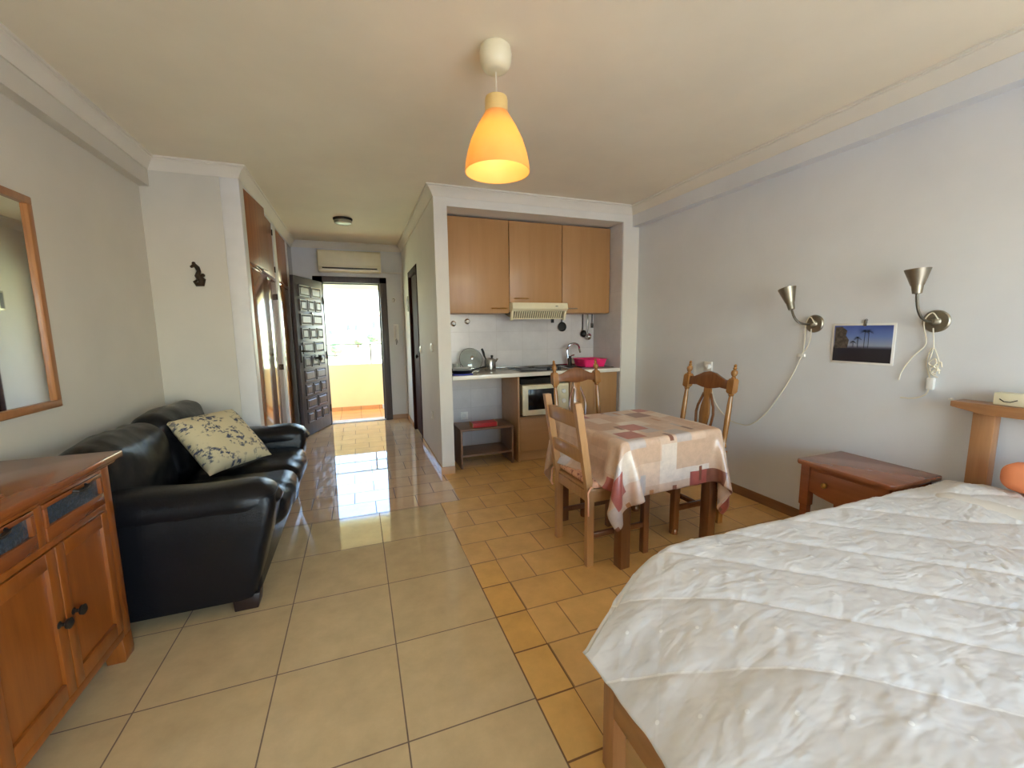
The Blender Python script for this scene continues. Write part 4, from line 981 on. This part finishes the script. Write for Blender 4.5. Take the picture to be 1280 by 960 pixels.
b = MB(); b.lathe([(.009, 0), (.006, .006), (.004, .012)], Matrix.Translation((XR, 1.575, c1+.03)) @ Matrix.Rotation(-PI/2, 4, 'Y'), 10); b.box(XR-.01, XR-.001, 1.567, 1.583, c1-.004, c1+.03, .001)
b.build('clip_hook', M['steel'], ph)
b = MB(); b.lathe([(.006, 0), (.003, .004), (.003, .02), (.005, .022)], Matrix.Translation((XR, 1.165, .948)) @ Matrix.Rotation(-PI/2, 4, 'Y'), 10)
tag(b.build('wall_nail', M['white']), 'small pale peg in the right wall left of the headboard', 'peg')

# nightstand
nd = thing('nightstand', 'reddish varnished nightstand with one drawer between chair and bed', 'nightstand', (2.57, 1.40, 0))
NX0, NX1, NY0, NY1, NZ = 2.372, 2.775, 1.158, 1.642, .55
MB().prism([(NX0, NY0+.02), (NX0+.02, NY0), (NX1, NY0), (NX1, NY1), (NX0+.02, NY1), (NX0, NY1-.02)], 'z', NZ-.026, NZ, bev=.007).build('top', M['night'], nd)
for x in (NX0+.045, NX1-.055):
    for y in (NY0+.05, NY1-.05): MB().loft([[(x-q, y-q, z), (x+q, y-q, z), (x+q, y+q, z), (x-q, y+q, z)] for q, z in ((.017, 0), (.019, .28), (.024, .285), (.024, NZ-.026))]).build('leg', M['night'], nd)
b = MB()
for y in (NY0+.05, NY1-.05): b.box(NX0+.05, NX1-.06, y-.012, y+.012, .36, NZ-.026, .002)
b.box(NX1-.07, NX1-.05, NY0+.05, NY1-.05, .30, NZ-.026, .002); b.build('side_panel', M['night'], nd)
b = MB(); yl, yr = NY1-.075, NY0+.075
pr = [(yl, .375), (yl-.05, .36), (1.42, .345), (yr+.05, .36), (yr, .375), (yr, .50), (yl, .50)]
b.prism(pr, 'x', NX0+.026, NX0+.05, bev=.003); b.box(NX0+.03, NX0+.05, yr, yl, .50, NZ-.026)
dr_ = b.build('drawer', M['night'], nd)
MB().lathe([(.008, 0), (.006, .008), (.015, .016), (.015, .024), (.006, .03)], Matrix.Translation((NX0+.026, 1.475, .44)) @ Matrix.Rotation(-PI/2, 4, 'Y'), 16).build('knob', M['brass'], dr_)
MB().box(NX0+.06, NX1-.06, NY0+.06, NY1-.06, .355, .37).build('drawer_bottom', M['night'], nd)
MB().box(NX0+.02, NX1-.04, NY0+.026, NY0+.042, .08, .36, .002).build('end_panel', M['night'], nd)

# headboard, box and bed
hb = thing('headboard', 'tall wooden headboard with a shelf top at the head of the bed', 'headboard', (2.72, .3, 0))
for y in (.972, -.27): MB().box(2.69, 2.745, y, y+.075, 0, .925, .004).build('post', M['bedw'], hb)
MB().prism([(1.115, .93), (1.09, .925), (1.0, .908), (-.3, .908), (-.4, .93), (-.4, .956), (1.115, .956)], 'x', 2.655, 2.765, bev=.003).build('shelf_top', M['bedwy'], hb)
MB().box(2.705, 2.73, -.2, .98, .28, .50, .004).build('lower_rail', M['bedwy'], hb)
bx = thing('tissue_box', 'cream box with a thin curved mark standing on the headboard shelf', 'box', (2.71, .9, .957))
MB().box(2.685, 2.745, .78, .985, .9565, 1.012, .004).build('box_body', M['cream'], bx)
MB().tube([(2.684, .965, .985), (2.683, .95, .974), (2.683, .93, .974), (2.684, .91, .985)], .002, 6).build('curved_mark', M['iron'], bx)
bd = thing('bed', 'wooden bed frame with mattress under the white quilt', 'bed', (1.7, .35, 0))
for (x, y) in ((.655, .93), (.655, -.27)): MB().box(x-.024, x+.024, y-.03, y+.025, 0, .36, .005).build('leg', M['bedw'], bd)
MB().box(.632, .66, -.27, .92, .20, .33, .005).build('foot_rail', M['bedwy'], bd)
for y in (.90, -.29): MB().box(.66, 2.68, y, y+.026, .20, .33, .004).build('side_rail', M['bedw'], bd)
b = MB(); blob(b, .86, 2.66, -.32, 1.04, .31, .525, .07); b.build('mattress', M['sheet'], bd, 60)
b = MB(); blob(b, 2.30, 2.65, .35, 1.0, .515, .60, .04, .01); b.build('pillow', M['sheet'], bd, 60)
# quilt
nx, ny = 330, 290
s = np.linspace(0, 1, nx); t = np.linspace(0, 1, ny)
S_, T_ = np.meshgrid(s, t, indexing='ij')
ssum = 2.09*S_; tt = -.48+T_*1.86                       # metres of cloth along x and y
x = .575+ssum; yraw = tt.copy()
q = np.clip((.98-x)/.40, 0, 1.1)
z = .553-.178*q**1.55
wob = .007*np.sin(yraw*17+1.3)+.005*np.sin(yraw*31); z = z-q*wob*.6; x = x+q*wob*.7
ridge = 1.075-.13*np.clip((1.0-x)/.42, 0, 1)**1.4       # far edge, drawn in at the corner
tt2 = np.where(yraw > ridge, ridge+(yraw-ridge)*np.clip((x-.66)/.5, .05, 1), yraw)
e = np.maximum(0, tt2-ridge)
y = np.where(yraw > ridge, ridge+.055*(1-np.exp(-e/.055)), yraw)
dz = np.where(e < .06, e*e/.12, e-.03); z = z-dz*.93
e2 = np.maximum(0, -.38-yraw); y = np.where(e2 > 0, -.38-.05*(1-np.exp(-e2/.05)), y); z = z-e2*.8
# head end: rises over the pillow
pz = np.exp(-((x-2.46)/.16)**2)*np.clip((y-.25)/.1, 0, 1)*np.clip((1.08-y)/.12, 0, 1); z = z+.055*pz
# diagonal quilting channels: puffed between stitch lines, fine crumples
d1_ = (x*.66+y*.75)/.205; d2_ = (-x*.75+y*.66)/.62
a1 = (d1_-np.round(d1_))*.205; a2 = (d2_-np.round(d2_))*.62
pf = 1-np.exp(-(a1/.011)**2); pf2 = 1-np.exp(-(a2/.010)**2)
z = z+.0085*pf*(.55+.45*np.abs(np.sin(PI*d1_)))+.0015*pf2
rng = np.random.RandomState(3)
def vnoise(x, y, f):
    X, Y = x*f+50, y*f+50; xi, yi = X.astype(int), Y.astype(int); fx, fy = X-xi, Y-yi
    fx, fy = fx*fx*(3-2*fx), fy*fy*(3-2*fy); tab = np.random.RandomState(int(f*10)).rand(512, 512)
    g = lambda a, b_: tab[a % 512, b_ % 512]
    return (g(xi, yi)*(1-fx)+g(xi+1, yi)*fx)*(1-fy)+(g(xi, yi+1)*(1-fx)+g(xi+1, yi+1)*fx)*fy-.5
cx_ = x*.66+y*.75; cy_ = -x*.75+y*.66
z = z+.004*vnoise(cx_*1.0, cy_*2.2, 7)*pf+.003*vnoise(cx_*1.4, cy_*2.6, 15)*pf+.0012*vnoise(cx_*1.2, cy_*2.0, 31)*pf+.005*vnoise(x, y, 3.2)
z = z+q*.008*vnoise(y*2.4, x*.6, 9)
# small tufts
gx, gy = (x*.66+y*.75)/.1025, (-x*.75+y*.66)/.09
tf = np.exp(-(((gx-np.round(gx))*.1025)**2+((gy-np.round(gy))*.09)**2)/(2*.0055**2)); z = z+.0035*tf
Q = np.stack([x, y, z], -1)
qb = MB().grid(Q)
bmesh.ops.recalc_face_normals(qb.bm, faces=qb.bm.faces[:])
o = qb.build('bedspread', M['quilt'], None, 180)
for nm_, (ua, ub) in (('knots', (gx, gy)), ('stitch', (d1_, d2_))):
    lay = o.data.uv_layers.new(name=nm_); vi = np.zeros(len(o.data.loops), dtype=np.int32); o.data.loops.foreach_get('vertex_index', vi)
    lay.data.foreach_set('uv', np.stack([ua.ravel()[vi], ub.ravel()[vi]], -1).astype(np.float32).ravel())
md = o.modifiers.new('sol', 'SOLIDIFY'); md.thickness = .006; md.offset = 1
tag(o, 'white diagonally quilted bedspread covering the bed', 'bedspread')
b = MB(); blob(b, 2.53, 2.65, .50, .885, .618, .735, .045, .01)
tag(b.build('orange_cushion', M['orange'], None, 70), 'soft orange cushion lying at the head of the bed', 'cushion')

# ------------------------------------------------------------------ outside the entrance: balcony, hillside
struct('balcony_floor', MB().box(-3, 3.5, YE+.2, 7.62, -.12, 0), M['balc'], 'terracotta balcony floor outside the entrance', 'balcony')
struct('balcony_parapet', MB().box(-3, 3.5, 7.45, 7.60, 0, .775).box(-3, 3.5, 7.435, 7.45, 0, .065, mat=1), [M['parapet'], M['balc']], 'yellow balcony parapet outside the entrance', 'parapet')
b = MB().box(-3, 3.5, 7.36, 7.60, 2.0, 2.45); b.box(-3, 3.5, YE+.2, 7.60, 2.45, 2.6)
struct('balcony_soffit', b, M['soffit'], 'cream balcony ceiling and beam outside the entrance', 'soffit')
struct('outer_wall', MB().box(-3.2, -1.36, YE, YE+.2, 0, 2.6).box(.84, 3.5, YE, YE+.2, 0, 2.6), M['soffit'], 'outside wall of the building along the balcony', 'wall')
rl = thing('balcony_railing', 'thin grey metal railing above the yellow parapet', 'railing', (.2, 7.52, .775))
MB().box(-3, 3.5, 7.505, 7.535, 1.10, 1.118).build('top_rail', M['railm'], rl)
MB().box(-3, 3.5, 7.51, 7.53, .925, .938).build('middle_rail', M['railm'], rl)
for x in (-2.3, -1.05, .208, 1.45, 2.7): MB().box(x-.012, x+.012, 7.508, 7.532, .775, 1.10).build('post', M['railm'], rl)
b = MB().lathe([(.022, 0), (.03, .005), (.034, .075), (.030, .075), (.026, .01), (.002, .008)], Matrix.Translation((.38, 7.38, 0)), 16)
tag(b.build('white_cup', M['china']), 'small bright white cup at the foot of the parapet', 'cup')
# terrain
n = 60; G = np.zeros((n, n, 3)); gx_ = np.linspace(-140, 140, n); gy_ = 8+np.linspace(0, 1, n)**1.5*260
for i in range(n):
    for j in range(n):
        yy = gy_[j]; h = -9 if yy < 55 else (-9+9.5*min(1, (yy-55)/55)) + (max(0, yy-110)*.012)
        G[i, j] = (gx_[i], yy, h+.6*math.sin(gx_[i]*.11)+.4*math.sin(yy*.2+gx_[i]*.07))
o = MB().grid(G).build('hillside', M['grass'], None, 180, True); o['kind'] = 'structure'; o['label'] = 'pale grassy hillside beyond the balcony'; o['category'] = 'hill'
def tree(x, y, z, r, h, lab, mat):
    t = thing('tree', lab, 'tree', (x, y, z), group='trees on the hillside')
    MB().lathe([(.25, z-.5), (.16, z+h*.5)], Matrix.Translation((x, y, 0)), 8).build('trunk', M['wardd'], t)
    b = MB()
    for k in range(9):
        a = random.random()*2*PI; q = random.random()*r*.6; b.ico(r*(.45+.3*random.random()), (x+q*math.cos(a), y+q*math.sin(a), z+h*(.45+.4*random.random())), (1, 1, .8), 2, 0, .12)
    b.build('crown', mat, t)
tree(.2, 95, -2.2, 1.5, 2.6, 'dense green tree in the middle of the hillside view', M['leaf'])
tree(-4.2, 90, -3.2, 1.3, 2.2, 'green tree left of the dense middle tree', M['leaf'])
tree(3.6, 99, -1.7, 1.3, 2.6, 'dark green tree between middle tree and rounded bush', M['leaf'])
tree(6.8, 92, -2.9, 1.3, 2.2, 'rounded blue-green bush by the right doorpost view', M['leaf2'])
tree(-3.0, 60, -8.5, 2.6, 3.5, 'low pale green bush seen through the railing', M['leaf2'])
def house(x, y, z, w_, d_, h, wall, lab):
    t = thing('house', lab, 'house', (x, y, z), group='houses on the hill')
    MB().box(x-w_/2, x+w_/2, y, y+d_, z-2, z+h).build('walls', wall, t)
    MB().prism([(y-.4, z+h), (y+d_+.4, z+h), (y+d_/2, z+h+1.1)], 'x', x-w_/2-.3, x+w_/2+.3).build('roof', M['roof'], t)
    for k in range(int(w_/2)):
        wx = x-w_/2+1+k*2; MB().box(wx-.4, wx+.4, y-.06, y+.01, z+h*.35, z+h*.75).build('window', M['pane'], t)
house(-8.0, 112, 0, 6, 5, 2.2, M['housep'], 'pink house at the left of the hillside view')
house(-.5, 119, .6, 5, 6, 3.4, M['house'], 'white house behind the middle tree')
house(6.0, 122, .8, 5, 6, 4.2, M['house'], 'white house right of the one behind the tree')
house(12.5, 120, .8, 5, 6, 3.6, M['house'], 'white house furthest right on the hill')
# unseen floor and ground added behind the camera, bouncing sunlight to the ceiling
struct('bounce_floor', MB().box(-4, 6, -6, YB-T, -.12, -.01), plain('bounce_floor_tone', (200, 192, 182), .6), 'unseen floor added outside the window behind the viewer to bounce sunlight', 'terrace')
o = MB().box(-150, 150, -200, -6, -9, -8.5).build('bounce_ground', M['bouncegrey'], None, 30, True); o['kind'] = 'structure'; o['label'] = 'unseen ground added on the window side to bounce light'; o['category'] = 'ground'

# ------------------------------------------------------------------ light
wd = bpy.data.worlds.new('World'); bpy.context.scene.world = wd; wd.use_nodes = True; nt = wd.node_tree
bg = nt.nodes['Background']; sky = nt.nodes.new('ShaderNodeTexSky'); sky.sky_type = 'NISHITA'; sky.sun_disc = False
sky.sun_elevation = math.radians(50); sky.sun_rotation = math.radians(100); sky.dust_density = .25; sky.air_density = 1.15; sky.ozone_density = 1.6
nt.links.new(sky.outputs[0], bg.inputs['Color']); bg.inputs['Strength'].default_value = .75
def portal(name, loc, rot, sx, sy):
    l = bpy.data.lights.new(name, 'AREA'); l.shape = 'RECTANGLE'; l.size = sx; l.size_y = sy; l.cycles.is_portal = True
    o = bpy.data.objects.new(name, l); C.objects.link(o); o.location = loc; o.rotation_euler = rot
portal('terrace_portal', ((WX0+WX1)/2, YB-.02, WZ/2), (PI/2, 0, 0), WX1-WX0, WZ)
portal('entrance_portal', (-.025, YE+.1, 1.0), (-PI/2, 0, 0), .75, 2.0)
su = bpy.data.lights.new('sun', 'SUN'); su.energy = 9; su.angle = .01; su.color = (1, .95, .86)
so_ = bpy.data.objects.new('sun', su); C.objects.link(so_); so_.rotation_euler = Vector((-.62, .12, -.78)).to_track_quat('-Z', 'Y').to_euler()

# ------------------------------------------------------------------ camera
def cam():
    a, p, r = math.radians(20.275), math.radians(7.446), math.radians(.737)
    f = Vector((math.sin(a)*math.cos(p), math.cos(a)*math.cos(p), -math.sin(p))); rt = Vector((math.cos(a), -math.sin(a), 0)); dn = f.cross(rt)
    r2 = rt*math.cos(r)+dn*math.sin(r); d2 = -rt*math.sin(r)+dn*math.cos(r)
    c = bpy.data.cameras.new('camera'); o = bpy.data.objects.new('camera', c); C.objects.link(o)
    c.sensor_width = 36; c.lens = 519.7/1280*36; c.clip_start = .02; c.clip_end = 800
    o.matrix_world = Matrix(((r2.x, -d2.x, -f.x, 0), (r2.y, -d2.y, -f.y, 0), (r2.z, -d2.z, -f.z, 1.32), (0, 0, 0, 1)))
    bpy.context.scene.camera = o
cam()
for o in LOCALS: del o['_local']
sc = bpy.context.scene
sc.view_settings.view_transform = 'Standard'; sc.view_settings.look = 'None'; sc.view_settings.gamma = 1; sc.view_settings.use_curve_mapping = False
sc.view_settings.exposure = 1.5
sc.cycles.use_denoising = True; sc.cycles.max_bounces = 14; sc.cycles.diffuse_bounces = 8; sc.cycles.glossy_bounces = 5; sc.cycles.sample_clamp_indirect = 8
